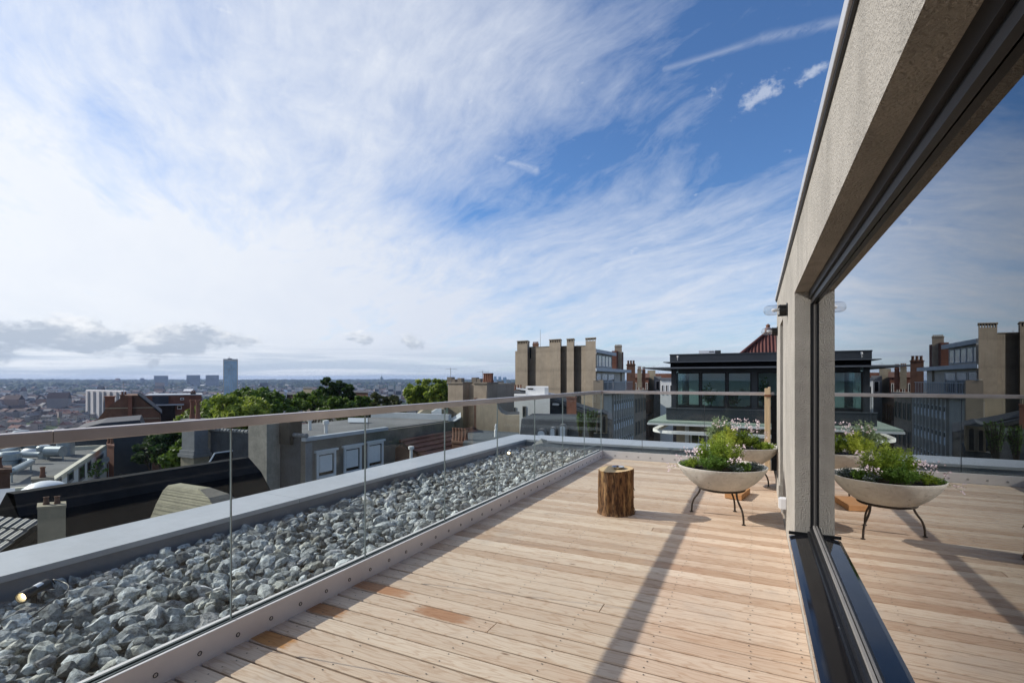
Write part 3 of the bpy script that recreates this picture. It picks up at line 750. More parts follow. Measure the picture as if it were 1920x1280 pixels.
plant(off(C1, .10, .16), .12, .17, 700, .026, .010, 'grey_leaf', 18, 'grey-green plant with mauve flowers at the back of nearer bowl', flowers=80, fh=1.25, stems=30)
plant(off(C1, -.13, .12), .16, .30, 2000, .028, .008, 'fern_leaf', 19, 'airy green plant at the back left of the nearer bowl', stems=34)
# back bowl
plant(off(C2, -.27, .02), .21, .42, 3200, .032, .013, 'grey_leaf', 21, 'tall grey-green shrub leaning over left side of the farther bowl', stems=56)
plant(off(C2, -.18, -.18), .20, .29, 3400, .034, .008, 'lime_leaf', 22, 'lime green feathery plant at the front left of the farther bowl', flowers=60, fh=1.15, stems=50)
plant(off(C2, .02, -.06), .17, .24, 2200, .030, .012, 'fern_leaf', 23, 'pink-flowered green plant in the middle of the farther bowl', flowers=130, fh=1.5, fr=1.0, stems=36)
plant(off(C2, .16, -.03), .08, .18, 400, .028, .012, 'deep_leaf', 24, 'plant with tall pale pink flower spires, farther bowl', flowers=90, stems=14, fstems=[(.02, -.03, .36), (.02, -.03, .32), (.015, -.03, .28), (.01, -.03, .24), (-.06, -.02, .26), (-.05, 0, .22), (.11, -.02, .22), (.11, -.02, .18)])
plant(off(C2, .25, -.12), .12, .12, 900, .034, .018, 'fern_leaf', 25, 'low broad-leaved green plant at right side of the farther bowl', stems=28)
plant(off(C2, .33, -.08), .06, .06, 200, .024, .012, 'deep_leaf', 26, 'small white-flowered plant at right rim of the farther bowl', flowers=60, fmat='petal_white', fh=1.4, stems=10)
# ------------------------------------------------------------------ frames for facades
class Fr:
    """facade frame: ex runs right along the wall as seen, ey runs into the building"""
    def __init__(s, o, deg, skew=True):
        s.o = Vector((o[0], o[1])); a = R(deg); s.ex = Vector((math.cos(a), -math.sin(a))); s.ey = Vector((math.sin(a), math.cos(a)))
        s.ed = s.o / s.o.dot(s.ey) if skew and s.o.dot(s.ey) > .3 * s.o.length else s.ey    # side walls of a skewed plot run straight away from the terrace
    def hit(s, u, b=0.0):
        dx = (u - 960) / F; d = Vector((dx * CT - ST, dx * ST + CT)); t_ = (s.o.dot(s.ey) + b) / d.dot(s.ey)
        return (d * t_ - s.o - s.ed * b).dot(s.ex), t_
    def a(s, u, b=0.0): return s.hit(u, b)[0]
    def z(s, u, v, b=0.0): return H - (v - HZ) * s.hit(u, b)[1] / F
    def p(s, a, b, z): q = s.o + s.ex * a + s.ed * b; return Vector((q.x, q.y, z))
    def box(s, mb, a0, a1, b0, b1, z0, z1, mi=0):
        return mb.obox(s.p(a0, b0, z0), s.p(a1, b0, z0) - s.p(a0, b0, z0), s.p(a0, b1, z0) - s.p(a0, b0, z0), (0, 0, z1 - z0), mi)
def part(mb, name, m, parent, **k): return mb.build(name, m, parent, **k)
def window(root, fr, a0, a1, z0, z1, fm='white_trim', pm='far_glass', fw=.09, out=.05, mull=0, head=0, b=0.0):
    m = MB(); f = fr.box
    f(m, a0, a0 + fw, b - out, b + .01, z0, z1); f(m, a1 - fw, a1, b - out, b + .01, z0, z1); f(m, a0 + fw, a1 - fw, b - out, b + .01, z1 - fw, z1); f(m, a0 + fw, a1 - fw, b - out - .03, b + .01, z0, z0 + fw)
    for k in range(mull): c_ = a0 + (a1 - a0) * (k + 1) / (mull + 1); f(m, c_ - fw * .3, c_ + fw * .3, b - out * .8, b + .01, z0 + fw, z1 - fw)
    if head: f(m, a0 - head, a1 + head, b - out - .06, b + .01, z1 + .004, z1 + .12)
    w = part(m, 'window', fm, root)
    m = MB(); f(m, a0 + fw * .9, a1 - fw * .9, b - .018, b + .012, z0 + fw * .9, z1 - fw * .9); part(m, 'pane', pm, w)
    return w
GZ = -19.0
def pots(root, fr, a0, a1, b, z, n, h=.45, r=.12, m='terracotta'):
    for k in range(n):
        a = a0 + (a1 - a0) * (k + .5) / n; c = fr.p(a, b, z)
        q = MB(); q.lathe(c, [(r * 1.1, -.02), (r * 1.1, h * .15), (r * .85, h * .3), (r * .8, h * .88), (r, h * .9), (r, h), (r * .6, h)], 10); part(q, 'chimney_pot', m, root, smooth=True)
def chimney(fr, a0, a1, b0, b1, z0, z1, m, label, n=2, ph=.45, cap=.06, group=None, pm='terracotta', pr=.12, capm=None, ch=.14):
    t_ = thing('chimney', fr.p((a0 + a1) / 2, (b0 + b1) / 2, z0), label, 'chimney', group)
    q = MB(); fr.box(q, a0, a1, b0, b1, z0, z1); part(q, 'shaft', m, t_)
    q = MB(); fr.box(q, a0 - cap, a1 + cap, b0 - cap, b1 + cap, z1 + .002, z1 + ch); part(q, 'cap', capm or m, t_)
    if n: pots(t_, fr, a0 + .05, a1 - .05, (b0 + b1) / 2, z1 + ch, n, ph, min(pr, (a1 - a0) / n * .42), pm)
    return t_
def tile_roof(name, m, parent, P0, eu, ev, nu, nv, nrm, amp=.045, step=.03, sub=6):
    """pantiles: P0 ridge corner, eu along the ridge, ev down the slope"""
    P0, eu, ev, nrm = (np.array(q, float) for q in (P0, eu, ev, nrm))
    V = []; Fq = []
    cols_ = nu * sub + 1
    for j in range(nv):
        for e in (0, 1):
            for i in range(cols_):
                ph = i / sub * 2 * math.pi; w = amp * (math.sin(ph) * .7 + .3 * math.sin(2 * ph + 1))
                V.append(P0 + eu * (i / (cols_ - 1)) + ev * ((j + e) / nv) + nrm * (w + step * (1.0 if e else .15)))
    for j in range(nv):
        b = j * 2 * cols_
        for i in range(cols_ - 1):
            Fq.append((b + i, b + i + 1, b + cols_ + i + 1, b + cols_ + i))
            if j < nv - 1: n0 = b + 2 * cols_; Fq.append((b + cols_ + i, b + cols_ + i + 1, n0 + i + 1, n0 + i))
    return np_mesh(name, np.array(V), np.array(Fq), [m], parent, smooth=False)

# ------------------------------------------------------------------ white flat-roofed building with ducts (far left)
pc = at(200, 833, 45.5)
zr = pc.z; p2 = at(88, 908, F * (H - zr) / (908 - HZ)); e_ = (pc - p2).normalized()
fr = Fr((pc.x, pc.y), math.degrees(math.atan2(-e_.y, e_.x)), False)
B = thing('flat_roofed_building', (pc.x, pc.y, GZ), 'white building with silver ducts across its flat grey roof, far left', 'building')
a0 = fr.a(88) - .3
m = MB(); fr.box(m, a0, 0, 0, 26, GZ, zr - .35); part(m, 'wall', 'white_wall', B)
m = MB(); fr.box(m, a0 + .3, -.3, .3, 25.7, zr - .345, zr - .30); part(m, 'roof', 'flat_roof', B)
m = MB(); fr.box(m, a0, 0, 0, .3, zr - .348, zr); fr.box(m, -.3, 0, .302, 26, zr - .348, zr - .002); fr.box(m, a0, a0 + .3, .302, 26, zr - .348, zr - .004); part(m, 'roof_edge', 'cream_trim', B)
for u0, u1, v0, v1 in ((181, 193, 853, 880), (163, 170, 864, 883), (147, 158, 872, 900), (126, 137, 884, 903), (106, 114, 896, 910)):
    aa, ab = fr.a(u0), fr.a(u1); window(B, fr, aa, ab, fr.z((u0 + u1) / 2, v1), fr.z((u0 + u1) / 2, v0), 'bead_grey', 'far_glass', .08)
m = MB(); fr.box(m, fr.a(168) , fr.a(172), -1.1, -.001, zr - 3.6, zr - 3.45); fr.box(m, fr.a(160), -.6, -1.1, -.001, zr - 3.9, zr - 3.75)
for k in range(14):
    a = fr.a(160) + (-.6 - fr.a(160)) * k / 13; fr.box(m, a - .025, a + .025, -1.1, -1.05, zr - 3.75, zr - 2.7)
fr.box(m, fr.a(160), -.6, -1.12, -1.04, zr - 2.69, zr - 2.62); part(m, 'balcony', 'frame_black', B)
def on_roof(u, v, z=None):
    z = zr - .3 if z is None else z; return at(u, v, F * (H - z) / (v - HZ))
def duct(pts, r, label, vent=None):
    P0 = pts[0]; d_ = thing('ventilation_duct', (P0.x, P0.y, zr - .3), label, 'duct', 'silver ducts on the white building')
    m = MB(); m.tube(pts, r, 10); part(m, 'pipe', 'galvanised', d_, smooth=True)
    m = MB()
    for p_ in pts[1:-1] if len(pts) > 2 else pts: m.box(p_.x - .04, p_.x + .04, p_.y - .04, p_.y + .04, zr - .3, p_.z - r * .8)
    part(m, 'support', 'galvanised', d_)
    if vent:
        m = MB(); c = Vector((vent[0].x, vent[0].y, zr - .3)); w = vent[1]
        m.lathe(c, [(w * .8, 0), (w * .8, vent[2] * .55), (w, vent[2] * .6), (w, vent[2] * .9), (w * .8, vent[2]), (.001, vent[2] * 1.03)], 16); part(m, 'vent', 'galvanised', d_, smooth=True)
zz = zr + .35
duct([on_roof(0, 886, zz), on_roof(22, 884, zz), on_roof(58, 866, zz), on_roof(30, 862, zz)], .22, 'bent silver duct at the near left of the flat roof', (on_roof(17, 884), .62, 1.35))
duct([on_roof(0, 857, zz), on_roof(40, 852, zz), on_roof(76, 852, zz)], .2, 'long straight silver duct in the middle of the flat roof', (on_roof(82, 859), .45, 1.0))
duct([on_roof(88, 846, zz), on_roof(118, 846, zz)], .42, 'thick short duct ending at a tall round vent', (on_roof(123, 853), .72, 2.0))
duct([on_roof(0, 848, zz + .3), on_roof(20, 843, zz + .3), on_roof(36, 836, zz + .3), on_roof(70, 836, zz + .3)], .2, 'silver duct along the back of the flat roof', (on_roof(40, 846), .6, 1.8))
for (u, v, s, lb) in ((72, 852, 1.1, 'white domed skylight between the silver ducts'),):
    c = on_roof(u, v); m = MB(); m.lathe(c, [(s, 0), (s, .25), (s * .92, .45), (s * .6, .75), (s * .25, .9), (.01, .93)], 20); tag(m.build('skylight_dome', 'white_plastic', smooth=True, loc=c), lb, 'skylight')
# its lower neighbour: pale parapet, dome, small chimney
q0 = at(15, 922, 27)
fr2 = Fr((q0.x, q0.y), -38, False)
B = thing('low_building', (q0.x, q0.y, GZ), 'low pale building with a white roof dome in front of the ducts', 'building')
m = MB(); fr2.box(m, -8, 9, 0, 6, GZ, q0.z - .9); part(m, 'wall', 'cream_trim', B)
m = MB(); fr2.box(m, -8, 4.6, -.05, .25, q0.z - .895, q0.z); part(m, 'parapet', 'cream_trim', B)
c = at(85, 912, 25.2); m = MB(); m.lathe(c - Vector((0, 0, .25)), [(.95, -.6), (.95, .0), (.9, .2), (.6, .42), (.25, .52), (.01, .55)], 20); tag(m.build('skylight_dome', 'white_plastic', smooth=True, loc=c - Vector((0, 0, .85))), 'large white roof dome behind the long black roof', 'skylight')
c = at(80, 902, 26.0); chimney(Fr((c.x, c.y), -40), -.45, .45, 0, .8, c.z - 3, c.z, 'grey_render', 'squat dark chimney with one red pot before the white building', 1, .55)
c = at(4, 886, 19); chimney(Fr((c.x, c.y), -40), -.5, .25, 0, .9, c.z - 6, c.z, 'brick_brown', 'brown chimney cut by the left edge of the view', 1, .4)

# ------------------------------------------------------------------ long black roof
B = thing('black_roofed_house', (-17.2, 9, GZ), 'long black slate roof just below the left parapet', 'house')
m = MB(); m.box(-20.5, -15.4, 5.6, 13.4, GZ, -5.0); part(m, 'wall', 'grey_render', B)
y0, y1 = 5.9, 12.45
m = MB(); z0 = -1.5
sec0 = [(-17.25, y0, z0), (-16.9, y0, z0), (-16.55, y0, z0 - .6)]
m.add([(-17.3, y0, z0), (-16.9, y0, z0), (-16.62, y0, z0 - .55), (-17.3, y1, z0), (-16.9, y1, z0), (-16.62, y1 + .3, z0 - .55)], [(0, 1, 4, 3), (1, 2, 5, 4)]); part(m, 'ridge_flashing', 'slate_band', B)
m = MB(); e = .002
m.add([(-16.62 - e, y0, z0 - .55), (-15.3, y0 - .2, -5.1), (-15.3, 13.5, -5.1), (-16.62 - e, y1 + .3, z0 - .55), (-17.3, y0, z0 - e), (-17.3, y1, z0 - e), (-20.6, y0 - .2, -5.1), (-20.6, 13.5, -5.1), (-16.9, y1, z0 - e)],
      [(0, 1, 2, 3), (4, 6, 1, 0), (4, 5, 7, 6), (5, 8, 3, 2, 7)]); part(m, 'roof', 'slate_black', B)
c = at(408, 862, 18.6); m = MB(); f_ = Fr((c.x, c.y), -80)
m.prism([f_.p(-.35, -.1, c.z - .2), f_.p(.55, -.1, c.z - .15), f_.p(.55, .5, c.z + .14), f_.p(-.1, .5, c.z + .12)], (0, 0, .05)); part(m, 'roof_hatch', 'slate_black', B)
m = MB(); m.tube([f_.p(-.35, -.1, c.z - .14), f_.p(-.1, .5, c.z + .19), f_.p(.55, .5, c.z + .21)], .03, 6); part(m, 'hatch_rim', 'metal_light', B)
c = at(8, 942, 13.6); f_ = Fr((c.x, c.y), -60)
B = thing('zinc_dormer', (c.x, c.y, c.z - .6), 'pale zinc sheet roof at the left end of the black roof', 'roof')
m = MB(); m.prism([f_.p(-1.6, -.1, c.z - .28), f_.p(.22, -.1, c.z - .24), f_.p(.22, .9, c.z + .2), f_.p(-1.6, .9, c.z + .2)], (0, 0, .04)); part(m, 'sheet', 'zinc_coping', B)
m = MB(); f_.box(m, -1.6, .2, .1, .85, c.z - 3.2, c.z - .29); part(m, 'wall', 'slate_black', B)
# pantile roof and its chimney
B = thing('tiled_house', (-14.5, 4, GZ), 'neighbouring house with glazed grey pantiles below the parapet', 'house')
A0 = at(-120, 958, 11.9); A1 = at(80, 975, 11.3)
eu = A1 - A0; side = Vector((-eu.y, eu.x, 0)).normalized()
if side.dot(-A0) < 0: side = -side
ev = side * 3.4 + Vector((0, 0, -2.0)); nrm = eu.cross(ev).normalized()
if nrm.z < 0: nrm = -nrm
tile_roof('tiles', 'tile_grey', B, A0, eu, ev, max(4, int(eu.length / .235)), 13, nrm, .03, .035)
m = MB(); m.prism([A0 + Vector((0, 0, -.1)), A1 + Vector((0, 0, -.1)), A1 + ev + Vector((0, 0, -.1)), A0 + ev + Vector((0, 0, -.1))], (0, 0, -.2)); part(m, 'rafters', 'frame_black', B)
m = MB(); q = [A0 - side * .5, A1 - side * .5, A1 + side * 3.2, A0 + side * 3.2]; zt = min(A0.z, A1.z) - 2.4
m.prism([Vector((p_.x, p_.y, GZ)) for p_ in q], (0, 0, zt - GZ)); part(m, 'wall', 'grey_render', B)
c = at(97, 949, 10.6)
chimney(Fr((c.x, c.y), -45), -.24, .24, 0, .42, c.z - 2.2, c.z - .04, 'beige_render', 'pale rendered chimney with two clay pots by the pantiles', 2, .16, .012, pr=.052, ch=.05, pm='brick_brown')
# curved shingle roof
B = thing('turret_roof', (-12.2, 7.8, GZ), 'small curved olive shingle roof in front of the black roof', 'roof')
prof = [(0, -1.3), (.10, -1.42), (.24, -1.75), (.40, -2.25), (.50, -2.75)]
hip = [(0, -1.3), (.55, -1.46), (1.15, -1.83), (1.6, -2.3), (1.85, -2.75)]
V = []; Fq = []
m = MB(); y_ = 7.68
for i in range(4):
    (d0, z0), (d1, z1) = prof[i], prof[i + 1]; h0, h1 = hip[i][0], hip[i + 1][0]
    nsh = 5
    for k in range(nsh):
        ta, tb = k / nsh, (k + 1) / nsh
        da, db = d0 + (d1 - d0) * ta, d0 + (d1 - d0) * tb; za, zb = z0 + (z1 - z0) * ta, z0 + (z1 - z0) * tb; ha, hb = h0 + (h1 - h0) * ta, h0 + (h1 - h0) * tb
        o_ = .012
        m.quad((-13.5 - da * .4, y_ - da, za), (-12.26 + ha, y_ - da, za), (-12.26 + hb, y_ - db - o_, zb - .004), (-13.5 - db * .4, y_ - db - o_, zb - .004))
        m.quad((-12.26 + ha, y_ - da, za), (-12.26 + ha, y_ + da + .3, za), (-12.26 + hb + o_, y_ + db + .3, zb - .004), (-12.26 + hb + o_, y_ - db - o_, zb - .004), 1)  # hip turned from the sun: its shade is put into a darker grey
m.quad((-13.5, y_, -1.3), (-12.26, y_, -1.3), (-12.26, y_ + .3, -1.3), (-13.5, y_ + .3, -1.3))
part(m, 'shingles', ['shingle', 'grey_render'], B)
m = MB(); m.box(-13.65, -10.5, 7.2, 8.4, GZ, -2.76); m.prism([(-13.5, y_, -1.31), (-13.72, 7.19, -2.755), (-13.72, 8.45, -2.755), (-13.5, y_ + .3, -1.31)], (.3, 0, 0)); part(m, 'wall', 'grey_render', B)
m = MB(); m.tube([(-12.26, y_, -1.285), (-11.71, 7.58, -1.45), (-11.11, 7.44, -1.815)], .018, 6); part(m, 'hip_strip', 'shingle', B)

# ------------------------------------------------------------------ grey rendered house with three white windows
B = thing('grey_house', (-24, 24, GZ), 'grey rendered flat-roofed house with three white framed windows', 'house')
XF = -21.0; frE = Fr((XF, 18.7), -90, False); frS = Fr((XF, 18.7), 0); zt = -1.62
yb = gy(727, XF)
m = MB(); m.box(-29.0, XF, 18.7, 33, GZ, zt - .2); part(m, 'wall', 'grey_render', B)
m = MB(); m.box(-29.0, XF - .35, 18.688, 18.6995, GZ, zt + .05); part(m, 'slate_cladding', 'slate_wall', B)
m = MB(); m.box(-28.7, XF - .3, 19.0, 32.6, zt - .199, zt - .13); part(m, 'roof', 'flat_roof', B)
m = MB(); m.box(XF - .28, XF + .05, 18.69, yb, zt - .197, zt); m.box(-29, XF - .29, 32.6, 33, zt - .196, zt + .3); part(m, 'roof_edge', 'metal_light', B)
m = MB(); frE.box(m, -.02, .42, -.03, 0, GZ, zt - .3); part(m, 'corner_strip', 'grey_paint', B)
for u0, u1, v0, v1 in ((592, 628, 848, 894), (643.5, 676, 838.5, 885), (687.5, 717, 830.5, 875)):
    aa, ab = frE.a(u0), frE.a(u1); um = (u0 + u1) / 2; z1 = frE.z(um, (v0 + v0 - 4) / 2); z0 = frE.z(um, v1)
    w_ = window(B, frE, aa, ab, z0, z1, 'white_trim', 'far_glass', .13, .1, 0, .12)
    m = MB(); frE.box(m, aa + .22, ab - .22, -.03, -.0185, z0 + .3, z1 - .2); part(m, 'curtain', 'white_wall', w_)
m = MB()
for k in range(26):
    x = -28.7 + k * .3
    if -24.4 < x < -22.6: continue
    m.tube([(x, 18.72, zt + .08), (x + .27, 18.72, zt + .10)], [.10, .125], 8)
part(m, 'ridge_tile', 'grey_paint', B)
chimney(Fr((-22.85, 17.85), 0, False), -1.42, 0, 0, .82, -8, -.98, 'chimney_render', 'broad grey concrete chimney rising in front of the slate wall', 0, cap=.0, capm='chimney_render', ch=.05)
c = thing('chimney', (-29.2, 18.3, -8), 'painted grey chimney with cornice and two tall red pots', 'chimney')
f_ = Fr((-28.65, 17.7), 0, False)
m = MB(); f_.box(m, -1.15, 0, 0, .8, -2.65, -1.0); part(m, 'shaft', 'grey_paint', c)
m = MB(); f_.box(m, -1.25, .08, -.08, .88, -2.85, -2.652); f_.box(m, -1.32, .14, -.14, .94, -3.05, -2.852); part(m, 'cornice', 'grey_paint', c)
m = MB(); f_.box(m, -1.2, .04, -.04, .84, -9, -3.052); part(m, 'base', 'beige_render', c)
m = MB(); f_.box(m, -1.2, .05, -.05, .85, -.998, -.88); part(m, 'cap', 'grey_paint', c)
pots(c, f_, -1.1, -.05, .4, -.88, 2, 1.1, .13)
for (u, v, hh, lb) in ((581, 806, .8, 'white vent pipe on the grey flat roof, left one'), (611, 812, .75, 'white vent pipe on the grey flat roof, right one')):
    d_ = F * (H - (zt - .13)) / (v - HZ); c = at(u, v, d_); m = MB(); m.lathe(c, [(.10, 0), (.10, hh * .7), (.17, hh * .72), (.17, hh), (.001, hh * 1.05)], 12); tag(m.build('vent_pipe', 'white_trim', smooth=True, loc=c), lb, 'vent pipe', 'vent pipes on the grey roof')
c = at(660, 792, 36); m = MB(); f_ = Fr((c.x, c.y), -20); f_.box(m, -.2, 1.1, 0, .6, c.z - .5, c.z + .0); m.prism([f_.p(-.3, -.1, c.z + .002), f_.p(1.2, -.1, c.z + .002), f_.p(1.2, .7, c.z + .25), f_.p(-.3, .7, c.z + .25)], (0, 0, .04))
tag(m.build('roof_hatch', 'metal_light', loc=(c.x, c.y, c.z - .5)), 'pale sloping hatch at the back of the grey flat roof', 'hatch')
c = at(533, 797, 26.3); m = MB(); m.box(c.x - .38, c.x + .38, c.y, c.y + .8, c.z - 1.0, c.z + .22); m.lathe((c.x, c.y - .004, c.z), [(.22, 0), (.22, -.02), (.001, -.02)], 14, axis=(0, 1, 0))
tag(m.build('air_conditioner', 'black_plastic', loc=(c.x, c.y, c.z - 1)), 'dark fan box on the grey roof beside the broad chimney', 'fan unit')

# ------------------------------------------------------------------ red tile roof behind it
B = thing('red_tiled_house', (-18.5, 29, GZ), 'house with a low red-brown tile roof and white flue', 'house')
ea = Vector((-20.6, 25.9, -2.65)); eb = Vector((-20.2, 34.5, -2.55))
tile_roof('tiles', 'tile_red', B, ea, eb - ea, Vector((5.0, 0, -2.3)), 34, 11, Vector((.42, 0, .9)), .035, .10, 4)
m = MB(); m.prism([(-20.62, 25.9, -2.8), (-15.4, 25.9, -5.1), (-15.4, 25.9, GZ), (-22.5, 25.9, GZ), (-22.5, 25.9, -4)], (0, 8.6, 0)); part(m, 'wall', 'brick_brown', B)
m = MB(); m.tube([(-20.6, 25.9, -2.58), (-20.2, 34.5, -2.48)], .11, 8); part(m, 'ridge_tile', 'tile_red', B)
c = at(771, 858, 28.5); m = MB(); m.lathe(c - Vector((0, 0, .3)), [(.08, -.4), (.08, .78), (.16, .8), (.16, .95), (.001, .98)], 10); tag(m.build('flue_pipe', 'white_trim', smooth=True, loc=c - Vector((0, 0, .7))), 'white flue pipe standing on the red-brown tile roof', 'flue')
c = at(862, 832, 33.5); chimney(Fr((c.x, c.y), 8), -.7, .75, 0, .8, c.z - 3, c.z + .02, 'brick_brown', 'brown chimney with five clay pots behind the red-brown roof', 5, .85, .05, pr=.13)

# ------------------------------------------------------------------ beige house with satellite dish
c = at(832, 800, 41); f_ = Fr((c.x, c.y), -6); zt = f_.z(800, 766)
B = thing('beige_house', (c.x, c.y, GZ), 'mottled beige house with one white window and canopy', 'house')
al = f_.a(776)
m = MB(); m.prism([f_.p(al, 0, GZ), f_.p(0, 0, GZ), f_.p(0, 0, zt), f_.p(f_.a(800), 0, zt + .1), f_.p(al, 0, f_.z(776, 782))], tuple(f_.p(0, 7, 0) - f_.p(0, 0, 0))); part(m, 'wall', 'beige_render', B)
m = MB(); f_.box(m, f_.a(778), f_.a(806), -.7, -.01, f_.z(790, 788.5), f_.z(790, 784)); part(m, 'canopy', 'metal_light', B)
window(B, f_, f_.a(784), f_.a(796.5), f_.z(790, 814), f_.z(790, 795), 'white_trim', 'far_glass', .1, .06, 1)
m = MB(); m.prism([f_.p(f_.a(810), -.5, f_.z(818, 778)), f_.p(f_.a(828), -.5, f_.z(818, 778)), f_.p(f_.a(828), -.5, f_.z(818, 763.5)), f_.p(f_.a(822), -.5, f_.z(818, 763.5)), f_.p(f_.a(809), -.5, f_.z(818, 771))], tuple(f_.p(0, .49, 0) - f_.p(0, 0, 0))); part(m, 'gable_box', 'white_wall', B)
p_ = at(802, 815, 38); d_ = thing('satellite_dish', p_ - Vector((0, 0, 1.2)), 'dark round satellite dish below the white window', 'satellite dish')
m = MB(); m.lathe(p_, [(.001, 0), (.2, .02), (.40, .08), (.46, .12), (.46, .135), (.40, .10), (.2, .04), (.001, .02)], 24, axis=(.45, -.85, .25)); part(m, 'dish', 'slate_blue', d_, smooth=True)
m = MB(); m.tube([p_, p_ + Vector((-.1, .2, -.2)), p_ + Vector((-.1, .25, -1.4))], .03, 6); part(m, 'mast', 'iron', d_)
c = at(862, 812, 39); f_ = Fr((c.x, c.y), -6)
B = thing('lean_to_house', (c.x, c.y, GZ), 'grey gabled lean-to between the beige house and tan wall', 'house')
m = MB(); m.prism([f_.p(f_.a(828), 0, GZ), f_.p(0, 0, GZ), f_.p(0, 0, f_.z(862, 784)), f_.p(f_.a(829), 0, f_.z(829, 806))], tuple(f_.p(0, 5, 0) - f_.p(0, 0, 0))); part(m, 'wall', 'grey_render', B)
m = MB(); m.prism([f_.p(f_.a(827), -.2, f_.z(828, 806.5)), f_.p(.1, -.2, f_.z(862, 783)), f_.p(.1, -.2, f_.z(862, 781)), f_.p(f_.a(827), -.2, f_.z(828, 804))], tuple(f_.p(0, 5.2, 0) - f_.p(0, 0, 0))); part(m, 'roof', 'metal_light', B)

# ------------------------------------------------------------------ tan stepped building
c = at(913, 760, 46); f_ = Fr((c.x, c.y), 8, False)
B = thing('stepped_tan_building', (c.x, c.y, GZ), 'tan concrete building with stepped blank walls and red flues', 'building')
zt = f_.z(885, 719)
m = MB(); f_.box(m, f_.a(840), f_.a(868), 0, 8, GZ, zt); f_.box(m, f_.a(868) + .002, f_.a(888, .9), .9, 7.9, GZ, zt - .03); f_.box(m, f_.a(888) + .002, 0, 0, 1.62, GZ, zt); f_.box(m, f_.a(888, .9) + .002, -2.2, 1.622, 7.5, GZ, zt - .05); part(m, 'wall', 'tan_concrete', B)
m = MB(); f_.box(m, f_.a(840) - .1, f_.a(868) + .05, -.08, 1.7, zt + .002, zt + .13); f_.box(m, f_.a(888) - .05, .06, -.08, 1.7, zt + .002, zt + .13); part(m, 'roof_edge', 'tan_dark', B)
m = MB(); f_.box(m, f_.a(880), f_.a(884), .86, .898, f_.z(882, 742), f_.z(882, 733)); part(m, 'slit_window', 'frame_black', B)
pots(B, f_, f_.a(907, 1), f_.a(924, 1), 1, zt + .13, 5, .85, .15, 'brick_red')
for u, s in ((842, .5), (850, .3), (861, .4), (888, .45), (897, .35)): p_ = f_.p(f_.a(u, 1), 1, zt + .13); q = MB(); q.box(p_.x - s * .5, p_.x + s * .6, p_.y, p_.y + .6, p_.z, p_.z + s); part(q, 'roof_box', 'tan_dark', B)
c = at(974, 780, 43); f_ = Fr((c.x, c.y), 6)
B = thing('tan_wall', (c.x, c.y, GZ), 'tall sunlit tan party wall with a swept top seen through the glass', 'wall')
pts = [(893, 860), (893, 747), (932, 748), (934, 766), (940, 774), (950, 778), (974, 778), (974, 860)]
m = MB(); m.prism([f_.p(f_.a(u), 0, max(GZ, f_.z(u, v)) if v < 850 else GZ) for u, v in pts], tuple(f_.p(0, 4, 0) - f_.p(0, 0, 0))); part(m, 'face', 'tan_concrete', B)
m = MB(); f_.box(m, f_.a(888.5), f_.a(893) - .002, .0, 4, GZ, f_.z(890, 746)); part(m, 'pilaster', 'brick_brown', B)
c = at(925, 812, 36); f_ = Fr((c.x, c.y), 4)
B = thing('flat_roof_house', (c.x, c.y, GZ), 'dark flat roof with a small white finial below the tan wall', 'house')
m = MB(); f_.box(m, -2.2, 2.2, -4, 3, GZ, c.z - .4); part(m, 'wall', 'grey_render', B)
m = MB(); f_.box(m, -2.3, 2.3, -4.1, 3.1, c.z - .398, c.z - .2); part(m, 'roof', 'flat_roof_dark', B)
p_ = at(930, 813, 35.5); m = MB(); m.lathe((p_.x, p_.y, c.z - .2), [(.13, 0), (.13, .5), (.07, .55), (.1, .72), (.05, .9), (.001, .95)], 10); part(m, 'finial', 'white_trim', B, smooth=True)

# ------------------------------------------------------------------ white house
c = at(1031, 770, 55); f_ = Fr((c.x, c.y), 4)
B = thing('white_house', (c.x, c.y, GZ), 'white rendered house with a raised white roof box', 'house')
zt = f_.z(1000, 740.5)
m = MB(); f_.box(m, f_.a(934), 0, 0, 9, GZ, zt); part(m, 'wall', 'white_wall', B)
m = MB(); f_.box(m, f_.a(985), f_.a(1028), 0.8, 5, zt + .002, f_.z(1006, 725)); part(m, 'roof_box', 'white_wall', B)
m = MB(); f_.box(m, f_.a(1021), f_.a(1028) + .03, .78, .798, zt + .002, f_.z(1006, 727)); part(m, 'side_panel', 'metal_light', B)
m = MB(); f_.box(m, f_.a(988.5), f_.a(999), .74, .798, f_.z(994, 730), f_.z(994, 728)); part(m, 'sign_lettering', 'frame_black', B)  # dark bar standing in for the lettering of a white sign
for u0, u1, v0, v1 in ((961, 967.5, 763, 775), (979.5, 986.5, 761, 782)): window(B, f_, f_.a(u0), f_.a(u1), f_.z(u0, v1), f_.z(u0, v0), 'bead_grey', 'far_glass', .08)
c = at(965, 728, 62); chimney(Fr((c.x, c.y), 10), -1.0, 1.2, 0, 1, c.z - 5, c.z - .3, 'brick_brown', 'low brown chimney row behind the white house', 5, .6, .05)
B = thing('slate_gable', (c.x + 3, c.y, GZ), 'dark slate gable roof between the tan building and concrete tower', 'house')
c2 = at(975, 741, 60); f2 = Fr((c2.x, c2.y), 10)
m = MB(); m.prism([f2.p(-3.2, 0, c2.z - 6), f2.p(5, 0, c2.z - 6), f2.p(5, 0, f2.z(1002, 742)), f2.p(f2.a(968), 0, f2.z(968, 731)), f2.p(-3.2, 0, f2.z(940, 742))], tuple(f2.p(0, 5, 0) - f2.p(0, 0, 0))); part(m, 'wall', 'slate_wall', B)
